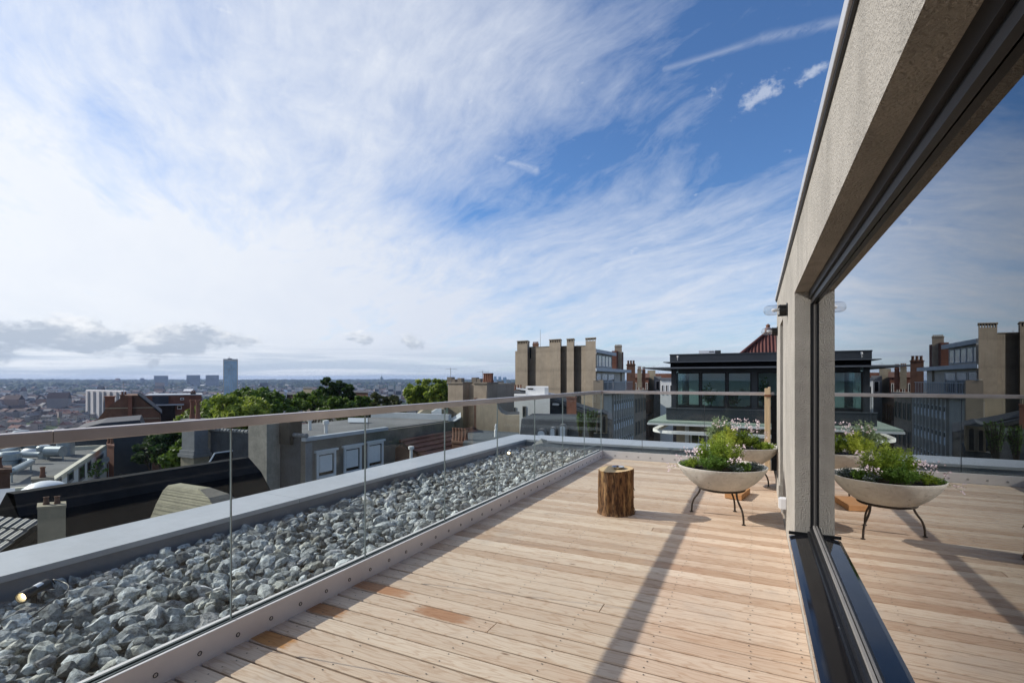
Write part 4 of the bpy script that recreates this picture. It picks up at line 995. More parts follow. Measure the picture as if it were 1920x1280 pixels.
m = MB(); m.prism([f2.p(f2.a(968), -.2, f2.z(968, 729)), f2.p(5.2, -.2, f2.z(1003, 741)), f2.p(5.2, -.2, f2.z(1003, 739)), f2.p(f2.a(968), -.2, f2.z(968, 727))], tuple(f2.p(0, 5.2, 0) - f2.p(0, 0, 0))); part(m, 'roof', 'metal_light', B)

# ------------------------------------------------------------------ mansard house with arched dormers, roof garden
c = at(1140, 800, 38); f_ = Fr((c.x, c.y), -14)
B = thing('mansard_house', (c.x, c.y, GZ), 'dark mansard house with pale arched dormers in a row', 'house')
zt = f_.z(1020, 787); al = f_.a(974)
m = MB(); f_.box(m, al, .0, 0, 8, GZ, f_.z(1020, 822)); part(m, 'wall', 'grey_render', B)
m = MB(); ze = f_.z(1020, 821.5)
m.prism([f_.p(al, 0, ze), f_.p(al, 1.0, zt), f_.p(al, 7, zt), f_.p(al, 8, ze)], tuple(f_.p(f_.a(1112), 0, 0) - f_.p(al, 0, 0))); part(m, 'roof', 'slate_wall', B)
def dormer(root, f_, u0, u1, v0, v1, b=-.1, fm='grey_paint', pm='spandrel'):
    a0, a1 = f_.a(u0, b), f_.a(u1, b); z1, z0 = f_.z((u0 + u1) / 2, v0, b), f_.z((u0 + u1) / 2, v1, b); r = (a1 - a0) / 2; c_ = (a0 + a1) / 2
    outer = [f_.p(a0, b, z0)] + [f_.p(c_ - r * math.cos(R(k)), b, z1 - r * .8 + r * .8 * math.sin(R(k))) for k in range(0, 181, 20)] + [f_.p(a1, b, z0)]
    m = MB(); m.prism(outer, tuple(f_.p(0, 1.4, 0) - f_.p(0, 0, 0))); w = part(m, 'dormer', fm, root)
    s = .6; outer = [f_.p(c_ - r * s, b - .02, z0 + .05)] + [f_.p(c_ - r * s * math.cos(R(k)), b - .02, z1 - r * .8 + r * .8 * s * math.sin(R(k))) for k in range(0, 181, 20)] + [f_.p(c_ + r * s, b - .02, z0 + .05)]
    m = MB(); m.prism(outer, tuple(f_.p(0, .018, 0) - f_.p(0, 0, 0))); part(m, 'pane', pm, w)
for q in ((1004, 1025, 804, 822), (1029.5, 1042, 801, 822), (1046.5, 1063, 795.5, 822)): dormer(B, f_, *q)  # pale opaque panes paint in the reflection on their glass
for q in ((1119, 1126.5, 781, 812), (1128.5, 1137, 779, 812)): dormer(B, f_, *q, b=-.3, fm='tan_dark', pm='frame_black')
m = MB(); f_.box(m, f_.a(1118), f_.a(1139), -.15, 3.5, f_.z(1128, 812), f_.z(1128, 776)); part(m, 'dormer_wall', 'beige_render', B)
m = MB(); m.prism([f_.p(f_.a(1117), -.5, f_.z(1128, 776) + .003), f_.p(f_.a(1140), -.5, f_.z(1128, 776) + .003), f_.p(f_.a(1128), -.5, f_.z(1128, 771))], tuple(f_.p(0, 4, 0) - f_.p(0, 0, 0))); part(m, 'dormer_roof', 'slate_wall', B)
m = MB(); f_.box(m, f_.a(1113), .05, -.25, 5, ze - .3, f_.z(1130, 812)); part(m, 'terrace', 'slate_wall', B)
c = at(1140, 770, 52); f2 = Fr((c.x, c.y), 10)
B = thing('slate_roofed_house', (c.x, c.y, GZ), 'dark slate roof sloping down before the concrete tower', 'house')
m = MB(); m.prism([f2.p(f2.a(1030), 0, GZ), f2.p(.5, 0, GZ), f2.p(.5, 0, f2.z(1140, 786)), f2.p(f2.a(1090), 0, f2.z(1090, 768)), f2.p(f2.a(1036), 0, f2.z(1036, 748)), f2.p(f2.a(1030), 0, f2.z(1030, 750))], tuple(f2.p(0, 9, 0) - f2.p(0, 0, 0))); part(m, 'wall', 'slate_wall', B)
m = MB()
for du in (0, 9): m.prism([f2.p(f2.a(1034), -.2, f2.z(1034, 746 + du)), f2.p(f2.a(1134), -.2, f2.z(1134, 781 + du)), f2.p(f2.a(1134), -.2, f2.z(1134, 779.5 + du)), f2.p(f2.a(1034), -.2, f2.z(1034, 744 + du))], tuple(f2.p(0, .18, 0) - f2.p(0, 0, 0)))
part(m, 'roof_verge', 'slate_band', B)
m = MB(); f2.box(m, f2.a(1037), f2.a(1049), -.6, -.22, f2.z(1040, 759), f2.z(1040, 755.5)); part(m, 'roof_light', 'white_trim', B)
c = at(1072, 747, 49.5); chimney(Fr((c.x, c.y), 10), -.58, .52, 0, 1.2, c.z - 4, c.z + .02, 'brick_red', 'bright red brick chimney with six pale pots', 6, .4, .05, pr=.08, pm='beige_render')

# ------------------------------------------------------------------ concrete tower block with chimney stacks
f_ = Fr((-20.0, 68.0), 12)
B = thing('concrete_building', (-20, 68, GZ), 'big tan concrete building with tall chimney stacks and blank walls', 'building')
def slab(mb, u0, u1, v, b, dep=9.5): f_.box(mb, f_.a(u0, b), f_.a(u1, b), b, dep, GZ, f_.z((u0 + u1) / 2, v, b))
m = MB()
for u0, u1, v, b in ((966, 969.6, 658, .9), (988.9, 1004.5, 651, 1.5), (1004.5, 1030, 650.5, .35), (1050.8, 1062.6, 649.5, 1.4), (1075.8, 1090, 649, 1.6), (1090, 1098, 648.5, .4)): slab(m, u0, u1, v, b)
part(m, 'wall', 'tan_concrete', B)
for u0, u1, v in ((969.6, 988.9, 643), (1030, 1050.8, 640.5), (1062.6, 1075.8, 639.5), (1098, 1117, 638)):
    m = MB(); f_.box(m, f_.a(u0), f_.a(u1), 0, 2.2, GZ, f_.z((u0 + u1) / 2, v + 1.5))
    n = 6 if u1 - u0 > 15 else 4; zt = f_.z((u0 + u1) / 2, v + 1.5)
    for k in range(n + 1): a = f_.a(u0) + (f_.a(u1) - f_.a(u0) - .12) * k / n; f_.box(m, a, a + .12, .0, 2.2, zt + .002, zt + .40)
    f_.box(m, f_.a(u0) - .08, f_.a(u1) + .08, -.08, 2.28, zt + .402, zt + .50); part(m, 'chimney_stack', 'tan_concrete', B)
m = MB()
for u0, u1, v, b in ((988.9, 1004.5, 650, 1.45), (1004.5, 1030, 649.6, .3), (1050.8, 1062.6, 648.6, 1.35), (1075.8, 1098, 648, .35)): z_ = f_.z((u0 + u1) / 2, v + 1, b); f_.box(m, f_.a(u0, b) + .05, f_.a(u1, b) - .05, b, b + 1, z_ + .003, z_ + .1)
part(m, 'roof_edge', 'tan_dark', B)
m = MB(); f_.box(m, f_.a(993.5, 1.5), f_.a(995.8, 1.5), 1.44, 1.498, f_.z(994, 672, 1.5), f_.z(994, 652.5, 1.5)); part(m, 'slit_window', 'frame_black', B)
m = MB(); f_.box(m, f_.a(971, 0), f_.a(1050, 0), -.03, -.002, f_.z(1000, 727.6), f_.z(1000, 727)); part(m, 'joint', 'tan_dark', B)
p_ = f_.p(f_.a(1005, 4), 4, f_.z(1005, 651, 4)); fc = Fr((p_.x, p_.y), 14); chimney(fc, -.7, .55, 0, 1, p_.z - 1, p_.z + .45, 'brick_brown', 'small brick chimney on the concrete building roof', 4, .35, .04)
m = MB(); pm_ = f_.p(f_.a(1013, 4), 4, 0); m.tube([(pm_.x, pm_.y, 5.5), (pm_.x, pm_.y, 9.4)], [.045, .02], 5); tag(m.build('antenna_mast', 'bead_grey', loc=(pm_.x, pm_.y, 5.5)), 'thin antenna mast above the concrete building', 'antenna')
pm_ = f_.p(f_.a(1082, 4), 4, 0); m = MB(); m.tube([(pm_.x, pm_.y, 5.5), (pm_.x, pm_.y, 6.7)], .03, 5); tag(m.build('antenna_mast', 'bead_grey', loc=(pm_.x, pm_.y, 5.5)), 'short antenna rod between two chimney stacks', 'antenna')

# street block running away on the right of the tower
XS = -20.0; fe = Fr((XS, 67.5), -90, False)
B = thing('office_block', (XS - 4, 80, GZ), 'grey office block with rows of pale window panels along street', 'building')
yE = gy(1187, XS); zt = fe.z(1160, 737)
def slab_plan(m, x1, y0, y1, z0, z1, uL=1119):
    m.prism([(gx(uL, y0), y0, z0), (x1, y0, z0), (x1, y1, z0), (gx(uL, y1), y1, z0)], (0, 0, z1 - z0)); return m
m = MB(); slab_plan(m, XS, 66.2, yE, GZ, zt); part(m, 'wall', 'street_grey', B)
m = MB(); slab_plan(m, XS + .35, 66.0, yE + .1, zt + .002, zt + .3); part(m, 'cornice', 'tan_concrete', B)
fa = Fr((XS, 66.15), 0)
m = MB(); m.box(gx(1131, 65.6), XS + .3, 65.6, 66.0, GZ, zv(713, XS, 65.6)); part(m, 'end_pier', 'tan_concrete', B)
m = MB(); m.box(gx(1118, 65.9), gx(1131, 65.9), 65.7, 66.0, GZ, zv(712, XS, 65.6)); part(m, 'end_wall', 'tan_dark', B)  # shaded part of the tan block, its shade given as darker tan
m = MB(); m.box(gx(1117, 65.5), XS + .4, 65.5, 66.1, zv(712, XS, 65.6) + .003, zv(710.5, XS, 65.6)); part(m, 'end_cap', 'cream_trim', B)
yA = gy(1148, XS); nW = 9; rows = [zt - .9 - 3.1 * k for k in range(4)]
for r_, zr_ in enumerate(rows):
    for k in range(nW):
        a = (yA - 67.5) + (yE - .6 - yA) * k / nW; w_ = (yE - yA) / nW
        m = MB(); fe.box(m, a + .25, a + w_ - .3, -.12, -.001, zr_ - 1.75, zr_ - .1); W = part(m, 'window', 'spandrel', B)
        m = MB(); fe.box(m, a + .35, a + w_ - .4, -.15, -.121, zr_ - .75, zr_ - .2); part(m, 'pane', 'far_glass', W)
m = MB()
for k in range(nW + 1): a = (yA - 67.5) + (yE - .6 - yA) * k / nW; fe.box(m, a - .12, a + .16, -.3, -.001, GZ, zt)
part(m, 'pilaster', 'street_grey', B)
# penthouses on it
P = thing('glazed_penthouse', (XS - 4, 78, zt + .3), 'silver glazed penthouse levels stepped on top of the office block', 'penthouse')
z1 = zv(690, XS, 74); z0 = zt + .31
m = MB(); slab_plan(m, XS - 1.0, 69.8, yE - 2, z0, z1 - .5); part(m, 'wall', 'street_grey', P)
m = MB(); slab_plan(m, XS - .2, 68.8, yE - .5, z1 - .498, z1); part(m, 'roof_slab', 'metal_light', P)
fp = Fr((XS - 1.0, 69.8), -90, False)
for a, b in ((.3, 4.2), (4.6, 7.8), (8.2, 12)): window(P, fp, a, b, z0 + .2, z1 - .8, 'metal_light', 'far_glass', .12)
m = MB()
for k in range(30): y = 68.8 + (yE - 69.2) * k / 29; m.box(XS - .12, XS - .06, y, y + .06, z0, z0 + 1.5)
m.box(XS - .13, XS - .05, 68.8, yE, z0 + 1.5, z0 + 1.58); part(m, 'railing', 'metal_light', P)
z2 = zv(655, XS - 2.5, 73)
m = MB(); slab_plan(m, XS - 1.7, 72.6, 83, z1 + .002, z2 - .55); part(m, 'upper_wall', 'street_grey', P)
m = MB(); slab_plan(m, XS - 1.2, 71.8, 84, z2 - .548, z2); part(m, 'upper_roof', 'metal_light', P)
fp = Fr((XS - 1.7, 72.6), -90, False)
for k in range(5): window(P, fp, .3 + 2.0 * k, 2.2 + 2.0 * k, z1 + .3, z2 - .75, 'metal_light', 'far_glass', .1)
fz = Fr((XS - 1.6, 86), 0)
m = MB(); m.box(gx(1147, 85), gx(1156, 85), 85, 90, z1 - 1, zv(657, XS, 85)); tag(m.build('brick_wall', 'brick_red', loc=(XS - 2, 86, z1 - 1)), 'red brick party wall behind the glazed penthouse', 'wall')
fz = Fr((gx(1166, 86), 86), 0); chimney(fz, gx(1152.5, 86) - gx(1166, 86), 0, 0, 1.6, z1 - 2, zv(649, XS, 86), 'tan_concrete', 'tall tan chimney stack with slotted cap right of penthouse', 5, .25, .05, pr=.1, pm='tan_concrete')

# brown facades farther down the street
XB = XS + .2; yB = gy(1211, XB); yB2 = gy(1233, XB)
B = thing('brown_street_house', (XB - 4, yE + 4, GZ), 'brown brick street house with tall dark windows beyond office block', 'house')
fb = Fr((XB, yE + .3), -90, False); zt2 = zv(736, XB, (yE + yB) / 2)
m = MB(); m.box(XB - 9, XB, yE + .3, yB, GZ, zt2); part(m, 'wall', 'street_brown', B)
m = MB(); m.box(XB - 9, XB + .4, yE + .25, yB, zt2 + .002, zt2 + .5); part(m, 'cornice', 'tan_dark', B)
L_ = yB - yE - .3
for r_ in range(3):
    for k in range(4): window(B, fb, .5 + L_ * k / 4, .5 + L_ * k / 4 + L_ / 4 * .55, zt2 - 3.6 - 4.2 * r_, zt2 - 1.0 - 4.2 * r_, 'tan_dark', 'frame_black', .14, .12)
B = thing('dark_street_house', (XB - 4, yB + 4, GZ), 'darker brown street house farthest along the row', 'house')
fb = Fr((XB - .3, yB + .05), -90, False); L_ = yB2 - yB
m = MB(); m.box(XB - 9, XB - .3, yB + .05, yB2, GZ, zt2 - .6); part(m, 'wall', 'brick_dark', B)
for r_ in range(3):
    for k in range(5): window(B, fb, .6 + L_ * k / 5, .6 + L_ * k / 5 + L_ / 5 * .5, zt2 - 4.6 - 4.6 * r_, zt2 - 1.8 - 4.6 * r_, 'brick_brown', 'frame_black', .2, .12)
Yq = yB2 + 6
B = thing('slate_street_house', (gx(1246, Yq), Yq, GZ), 'blue-grey slate fronted house closing the street end', 'house')
m = MB(); m.box(gx(1229, Yq), gx(1275, Yq), Yq, Yq + 8, GZ, zv(742, gx(1246, Yq), Yq)); part(m, 'wall', 'slate_blue', B)
fb = Fr((gx(1229, Yq), Yq), 0)
for k in range(3): window(B, fb, 1 + 2.6 * k, 2.2 + 2.6 * k, zv(800, gx(1246, Yq), Yq), zv(782, gx(1246, Yq), Yq), 'slate_wall', 'frame_black', .2)
# skyline of chimneys and houses between office block and dark building
def back_house(u0, u1, v, d, m_, label, win=0, name='back_house', roofm=None, vr=None, rot=6):
    c = at(u1, v, d); f_ = Fr((c.x, c.y), rot); B = thing(name, (c.x, c.y, GZ), label, 'house')
    m = MB(); f_.box(m, f_.a(u0), 0, 0, 8, GZ, c.z); part(m, 'wall', m_, B)
    if roofm:
        w_ = -f_.a(u0); zr_ = f_.z((u0 + u1) / 2, vr)
        m = MB(); m.prism([f_.p(f_.a(u0) - .2, -.2, c.z + .003), f_.p(.2, -.2, c.z + .003), f_.p(.2, 3.5, zr_), f_.p(.2, 4.2, zr_), f_.p(.2, 8, c.z + .003), f_.p(f_.a(u0) - .2, 8, c.z + .003), f_.p(f_.a(u0) - .2, 4.2, zr_), f_.p(f_.a(u0) - .2, 3.5, zr_)][0:0] or [f_.p(f_.a(u0) - .2, -.2, c.z + .003), f_.p(f_.a(u0) - .2, 4, zr_), f_.p(f_.a(u0) - .2, 8.2, c.z + .003)], tuple(f_.p(w_ + .4, 0, 0) - f_.p(0, 0, 0))); part(m, 'roof', roofm, B)
    for k in range(win):
        a = f_.a(u0) * (1 - (k + .25) / win); window(B, f_, a, a + (-f_.a(u0)) / win * .5, c.z - 3.0, c.z - 1.0, 'white_trim', 'frame_black', .1)
    return f_, c
g_, c = back_house(1188, 1216, 708, 105, 'brick_red', 'red brick house under chimneys beyond the office block', 4, roofm='brick_brown', vr=699)
g_, c = back_house(1214, 1229, 694, 112, 'beige_render', 'pale narrow tower house among the distant chimneys', 0)
g_, c = back_house(1226, 1240, 705, 108, 'grey_paint', 'grey gabled back house left of the dark penthouse', 1)
g_, c = back_house(1238, 1262, 712, 100, 'white_wall', 'white back house with small windows beside the dark penthouse', 3, roofm='slate_wall', vr=708)
g_, c = back_house(1228, 1262, 700, 130, 'brick_red', 'orange brick house under the canopy of the dark penthouse', 0)
c = at(1191, 684, 96); chimney(Fr((c.x, c.y), 0), -1.65, 0, 0, 1.5, c.z - 6, c.z, 'brick_brown', 'tall dark brown chimney with three round pots', 3, .75, .1, pr=.24, pm='brick_brown')
for u, v, w_, n, lb in ((1199, 694, .9, 3, 'pale chimney stack on the red house, left of pair'), (1207, 695, .7, 3, 'red chimney stack on the red house, right of pair')):
    c = at(u, v, 104); chimney(Fr((c.x, c.y), 0), -w_ / 2, w_ / 2, 0, 1, c.z - 3.5, c.z, 'beige_render' if w_ > .8 else 'brick_red', lb, n, .7, .05, pr=.16)

# ------------------------------------------------------------------ dark penthouse building opposite
f_ = Fr((gx(1256, 31.7), 31.7), 0, False); za = lambda v, b=0: f_.z(1350, v, b)
B = thing('dark_metal_building', (2, 32, GZ), 'black metal-clad rooftop building with long windows and canopies', 'building')
aR = 15
m = MB(); f_.box(m, .25, aR, 5.5, 12, za(772), za(689))
for u0, u1 in ((1258, 1268), (1311.5, 1314), (1361.5, 1364), (1409, 1420), (1470, 1476), (1530, 1536)): f_.box(m, f_.a(u0, .25) + (.02 if u0 < 1260 else 0), f_.a(u1, .25), .25, .42, za(772), za(689))
f_.box(m, .25, .45, .425, 5.49, za(772), za(763)); f_.box(m, .46, aR, .26, .40, za(697.5), za(689) - .01); f_.box(m, .46, aR, .26, .40, za(772), za(763.5))
part(m, 'wall', 'dark_metal', B)
m = MB(); f_.box(m, 0, aR, 0, 12, za(677), za(664.5)); f_.box(m, -.02, aR, -.02, 12, za(664.2), za(662)); part(m, 'roof_fascia', 'dark_metal', B)
m = MB(); f_.box(m, -.32, aR, -.5, 12, za(678.6), za(677.2)); part(m, 'upper_canopy', 'dark_metal_edge', B)
m = MB(); f_.box(m, .02, aR, .05, 12, za(687), za(678.8)); part(m, 'recess_band', 'slate_black', B)
m = MB(); f_.box(m, -1.35, aR, -1.2, 12, za(692.5) + .06, za(688)); part(m, 'canopy', 'dark_metal', B)
m = MB(); f_.box(m, -1.352, aR, -1.215, -1.2005, za(691), za(688.2)); part(m, 'canopy_edge', 'dark_metal_edge', B)
for u0, u1 in ((1268, 1311.5), (1314, 1361.5), (1364, 1409), (1420, 1470), (1476, 1530), (1536, 1590)):
    window(B, f_, f_.a(u0), f_.a(u1), za(763.5), za(697.5), 'frame_black', 'teal_glass', .07, .06, b=.25)
m = MB(); f_.box(m, .6, 14.6, 4.6, 4.7, za(766), za(692)); part(m, 'inner_wall', 'white_wall', B)
m = MB(); f_.box(m, 2.0, 4.2, 2.6, 3.2, za(766), za(752)); f_.box(m, 4.0, 5.4, 4.5, 4.59, za(735), za(712)); part(m, 'furniture', 'white_wall', B)
m = MB(); f_.box(m, .33, .36, .43, 5.48, za(763), za(689) - .01); part(m, 'side_pane', 'teal_glass', B)  # unseen side glazing, put in to let sun light the room
m = MB(); f_.box(m, 2.9, 3.5, 2.2, 2.58, za(766), za(744)); f_.box(m, 5.1, 5.5, 3.9, 4.4, za(766), za(722)); part(m, 'chair', 'slate_blue', B)
m = MB(); f_.box(m, -.2, aR, -.1, 12, za(789), za(767.5)); part(m, 'balcony_wall', 'dark_metal', B)
m = MB(); f_.box(m, -.24, aR, -.14, 0, za(767.3), za(766)); part(m, 'balcony_rail', 'dark_metal_edge', B)
m = MB(); f_.box(m, -1.05, aR, -1.3, 12, za(793.5), za(790)); part(m, 'copper_ledge', 'copper_green', B)
m = MB(); f_.box(m, -1.1, aR, -1.36, 12, za(797), za(793.7)); part(m, 'cornice', 'white_trim', B)
def rounded(z0, z1, a_l, b_f, r, th):
    pts = [(aR, b_f)] + [(a_l + r - r * math.sin(R(k)), b_f + r - r * math.cos(R(k))) for k in range(0, 91, 10)] + [(a_l, 12)]
    m = MB()
    for (p0, p1) in zip(pts[:-1], pts[1:]):
        d = Vector((p1[0] - p0[0], p1[1] - p0[1])).normalized(); n = Vector((-d.y, d.x)) * th
        m.obox(f_.p(p0[0], p0[1], z0), f_.p(p1[0], p1[1], z0) - f_.p(p0[0], p0[1], z0), f_.p(n.x, n.y, 0) - f_.p(0, 0, 0), (0, 0, z1 - z0))
    return m
part(rounded(za(812.5), za(807), -1.0, -1.5, 1.6, -.35), 'curved_balcony', 'white_trim', B)
m = MB(); f_.box(m, .3, aR, .6, 12, GZ, za(797.2)); part(m, 'lower_wall', 'beige_render', B)
for u0, u1 in ((1292, 1325), (1340, 1375), (1390, 1425)): window(B, f_, f_.a(u0), f_.a(u1), za(860), za(811), 'white_trim', 'far_glass', .1, .08, 1, b=.6)
m = MB()
for u0 in (1283, 1331, 1381): f_.box(m, f_.a(u0), f_.a(u0 + 7), .3, .598, GZ, za(797.4)); 
part(m, 'column', 'white_trim', B)
m = MB(); p_ = f_.p(f_.a(1271), -.05, za(675)); m.tube([p_ + Vector((0, .1, 0)), p_ + Vector((0, -.15, .05)), p_ + Vector((.03, -.2, .16))], .02, 6); m.lathe(p_ + Vector((.03, -.2, .16)), [(.001, 0), (.05, .03), (.06, .12), (.001, .14)], 8)
tag(m.build('flood_light', 'white_trim', loc=p_), 'tiny white floodlight on the fascia of the dark building', 'floodlight')
for x_, y_, s in ((2.0, 32.9, 1.0), (-2.6, 33.0, 1.15), (.55, 32.8, 1.35), (1.6, 33.4, .8), (-1.2, 32.8, .7)):
    P = thing('indoor_plant', (x_, y_, za(763)), {2.0: 'bushy plant behind the fourth pane, next to the timber post', -2.6: 'tall plant behind the first pane of the dark building', .55: 'big plant behind the third pane of the dark building', 1.6: 'small plant at the right edge of the third pane', -1.2: 'low plant behind the second pane of dark building'}[x_], 'plant')
    V, Fq, paths = leaves((x_, y_, za(763)), .45 * s, 1.3 * s, 420, .2, .09, int(x_ * 10) + 3, stems=18)
    np_mesh('foliage', np.array([tuple(v) for v in V]), np.array(Fq), ['deep_leaf'], P)
    m = MB(); m.lathe((x_, y_, za(763) - .2), [(.001, 0), (.16, 0), (.2, .3), (.17, .3), (.001, .26)], 12); part(m, 'pot', 'grey_paint', P)
p_ = f_.p(f_.a(1304), 2, za(662, 2)); fs = Fr((p_.x, p_.y), 0); zs = za(656.5, 2)
S_ = thing('roof_sign_box', p_, 'long white box with a grey end on the dark roof', 'roof box')
m = MB(); fs.box(m, 0, f_.a(1334, 2) - f_.a(1304, 2), 0, .8, p_.z - .3, zs); part(m, 'box', 'white_plastic', S_)
m = MB(); fs.box(m, f_.a(1334, 2) - f_.a(1304, 2) + .01, f_.a(1345, 2) - f_.a(1304, 2), 0, .8, p_.z - .3, zs); part(m, 'grey_end', 'slate_wall', S_)
m = MB(); fs.box(m, 1.0 * (f_.a(1323, 2) - f_.a(1304, 2)), f_.a(1332, 2) - f_.a(1304, 2), -.012, -.001, zs - .10, zs - .05); part(m, 'marking', 'frame_black', S_)
# maroon hip roof behind
c = at(1380, 663, 46); f2 = Fr((c.x, c.y), 0, False)
B = thing('maroon_hip_roof', (c.x + 4, c.y, 0), 'steep maroon pantile hip roof rising behind the dark building', 'roof')
ap = at(1442, 624, 50); wR = 12.0; nR = 40
V = []; Fq = []; cols_ = nR * 4 + 1; zb = c.z - .8; a_l = f2.a(1372)
for j in range(2):
    for i in range(cols_):
        a = a_l + wR * i / (cols_ - 1); w = .10 * math.sin(i / 4 * 2 * math.pi)
        if j == 0: V.append(tuple(f2.p(a, -w, zb)))
        else:
            top = ap.z; aa = f2.a(1442, 4); zz_ = min(top, zb + (a - a_l) / max(.01, (aa - a_l)) * (top - zb)); bb = 4 * (zz_ - zb) / (top - zb)
            V.append(tuple(f2.p(a, bb - w, zz_)))
for i in range(cols_ - 1): Fq.append((i, i + 1, cols_ + i + 1, cols_ + i))
np_mesh('tiles', np.array(V), np.array(Fq), ['tile_maroon'], B)
m = MB(); m.tube([f2.p(a_l, 0, zb + .1), f2.p(f2.a(1442, 4), 4, ap.z + .1), f2.p(a_l + wR, 4, ap.z + .1)], .16, 8); part(m, 'ridge_tile', 'tile_maroon', B)
m = MB(); m.prism([f2.p(a_l, .05, zb), f2.p(f2.a(1442, 4), 4.05, ap.z), f2.p(f2.a(1442, 4), 4.05, zb)], tuple(f2.p(0, 6, 0) - f2.p(0, 0, 0))); f2.box(m, a_l, a_l + wR, .3, 8, GZ, zb - .02); part(m, 'wall', 'brick_brown', B)
m = MB(); m.lathe(tuple(f2.p(f2.a(1440, 4), 4, ap.z)), [(.3, 0), (.3, .3), (.16, .4), (.2, .6), (.001, .75)], 10); part(m, 'finial', 'terracotta', B, smooth=True)

# ------------------------------------------------------------------ brick houses left of the trees
c = at(300, 790, 62); f_ = Fr((c.x, c.y), -48)
B = thing('brick_gable_house', (c.x, c.y, GZ), 'brown brick gable house with chimneys, left of the trees', 'house')
pts = [(178, 792), (200, 765), (233, 741), (258, 741), (300, 775), (302, 792)]
m = MB(); m.prism([f_.p(f_.a(178), 0, GZ), ] + [f_.p(f_.a(u), 0, f_.z(u, v)) for u, v in pts] + [f_.p(f_.a(302), 0, GZ)], tuple(f_.p(0, 9, 0) - f_.p(0, 0, 0))); part(m, 'wall', 'brick_brown', B)
m = MB()
for v in (764.5, 785): f_.box(m, f_.a(196 if v < 770 else 183), f_.a(290 if v < 770 else 299), -.05, -.001, f_.z(240, v + .8), f_.z(240, v - .8))
part(m, 'string_course', 'beige_render', B)
m = MB(); m.prism([f_.p(f_.a(258), -.3, f_.z(258, 739.5)), f_.p(f_.a(304), -.3, f_.z(304, 776)), f_.p(f_.a(304), -.3, f_.z(304, 774)), f_.p(f_.a(258), -.3, f_.z(258, 737.5))], tuple(f_.p(0, 9.3, 0) - f_.p(0, 0, 0))); part(m, 'roof', 'slate_blue', B)
m = MB(); f_.box(m, f_.a(240.5), f_.a(248), -.5, -.001, GZ, f_.z(244, 741)); part(m, 'chimney_breast', 'brick_red', B)
chimney(f_, f_.a(196), f_.a(213), .5, 1.8, -6, f_.z(204, 745), 'brick_red', 'broad red brick chimney at the left gable end', 0, cap=.1)
chimney(f_, f_.a(222), f_.a(236), 3, 4, -4, f_.z(229, 742, 3), 'brick_brown', 'low chimney pair behind the brown brick gable', 2, .4)
c = at(290, 800, 48); f_ = Fr((c.x, c.y), -50)
B = thing('slate_blue_house', (c.x, c.y, GZ), 'house of dark blue-grey slate below the brick gable', 'house')
m = MB(); m.prism([f_.p(f_.a(138), 0, GZ), f_.p(f_.a(138), 0, f_.z(138, 806)), f_.p(f_.a(190), 0, f_.z(190, 793)), f_.p(f_.a(262), 0, f_.z(262, 787)), f_.p(f_.a(284), 0, f_.z(284, 832)), f_.p(f_.a(284), 0, GZ)], tuple(f_.p(0, 8, 0) - f_.p(0, 0, 0))); part(m, 'wall', 'slate_blue', B)
m = MB(); f_.box(m, f_.a(262), f_.a(281), -.6, 6, GZ, f_.z(272, 836)); part(m, 'side_wing', 'slate_blue', B)
m = MB(); f_.box(m, f_.a(261), f_.a(282), -.7, 6, f_.z(272, 836) + .002, f_.z(272, 834.5)); part(m, 'gutter', 'bead_grey', B)
c = at(206, 838, 41); chimney(Fr((c.x, c.y), 0), -.45, .6, 0, .9, c.z - 4.5, c.z + .05, 'brick_red', 'orange-red chimney with pots beside the white building corner', 2, .5, .05)
p_ = at(199, 862, 40); m = MB(); m.lathe(p_, [(.001, 0), (.17, .02), (.28, .07), (.28, .085), (.001, .02)], 20, axis=(.6, -.75, .2)); m.tube([p_, p_ + Vector((-.1, .2, -.4)), p_ + Vector((-.1, .2, -1.4))], .03, 6)
tag(m.build('satellite_dish', 'grey_paint', smooth=True, loc=p_ - Vector((0, 0, 1.4))), 'grey satellite dish at the corner of the white building', 'satellite dish')
c = at(378, 760, 80); f_ = Fr((c.x, c.y), -52)
B = thing('red_brick_house', (c.x, c.y, GZ), 'long red brick house with dark glazed verandah by the trees', 'house')
m = MB(); f_.box(m, f_.a(272), 0, 0, 8, GZ, f_.z(330, 741)); part(m, 'wall', 'brick_red', B)
m = MB(); f_.box(m, f_.a(272), .1, -.1, 8, f_.z(330, 741) + .002, f_.z(330, 739.5)); part(m, 'roof_edge', 'metal_light', B)
m = MB(); f_.box(m, f_.a(286), f_.a(316), -.4, -.001, f_.z(300, 757), f_.z(300, 742.5)); part(m, 'glazed_bay', 'slate_blue', B)
m = MB(); f_.box(m, f_.a(284), f_.a(345), -1.0, -.002, f_.z(310, 759.5), f_.z(310, 757.3)); part(m, 'ledge', 'metal_light', B)
m = MB(); f_.box(m, f_.a(292), f_.a(328), -.3, -.003, GZ, f_.z(310, 759.7)); part(m, 'verandah', 'frame_black', B)
window(B, f_, f_.a(338), f_.a(345), f_.z(341, 749.5), f_.z(341, 745.5), 'white_trim', 'frame_black', .08)
window(B, f_, f_.a(332), f_.a(341), f_.z(336, 767), f_.z(336, 760), 'white_trim', 'frame_black', .12)
chimney(f_, f_.a(357), f_.a(367), 1, 2.5, -6, f_.z(362, 737, 1), 'brick_dark', 'dark brick chimney at the right end of red house', 2, .3)
B = thing('skylight_roof', at(190, 812, 70), 'low slate roof with pale glazing bars before the valley', 'roof')
c = at(175, 800, 75); f_ = Fr((c.x, c.y), -45)
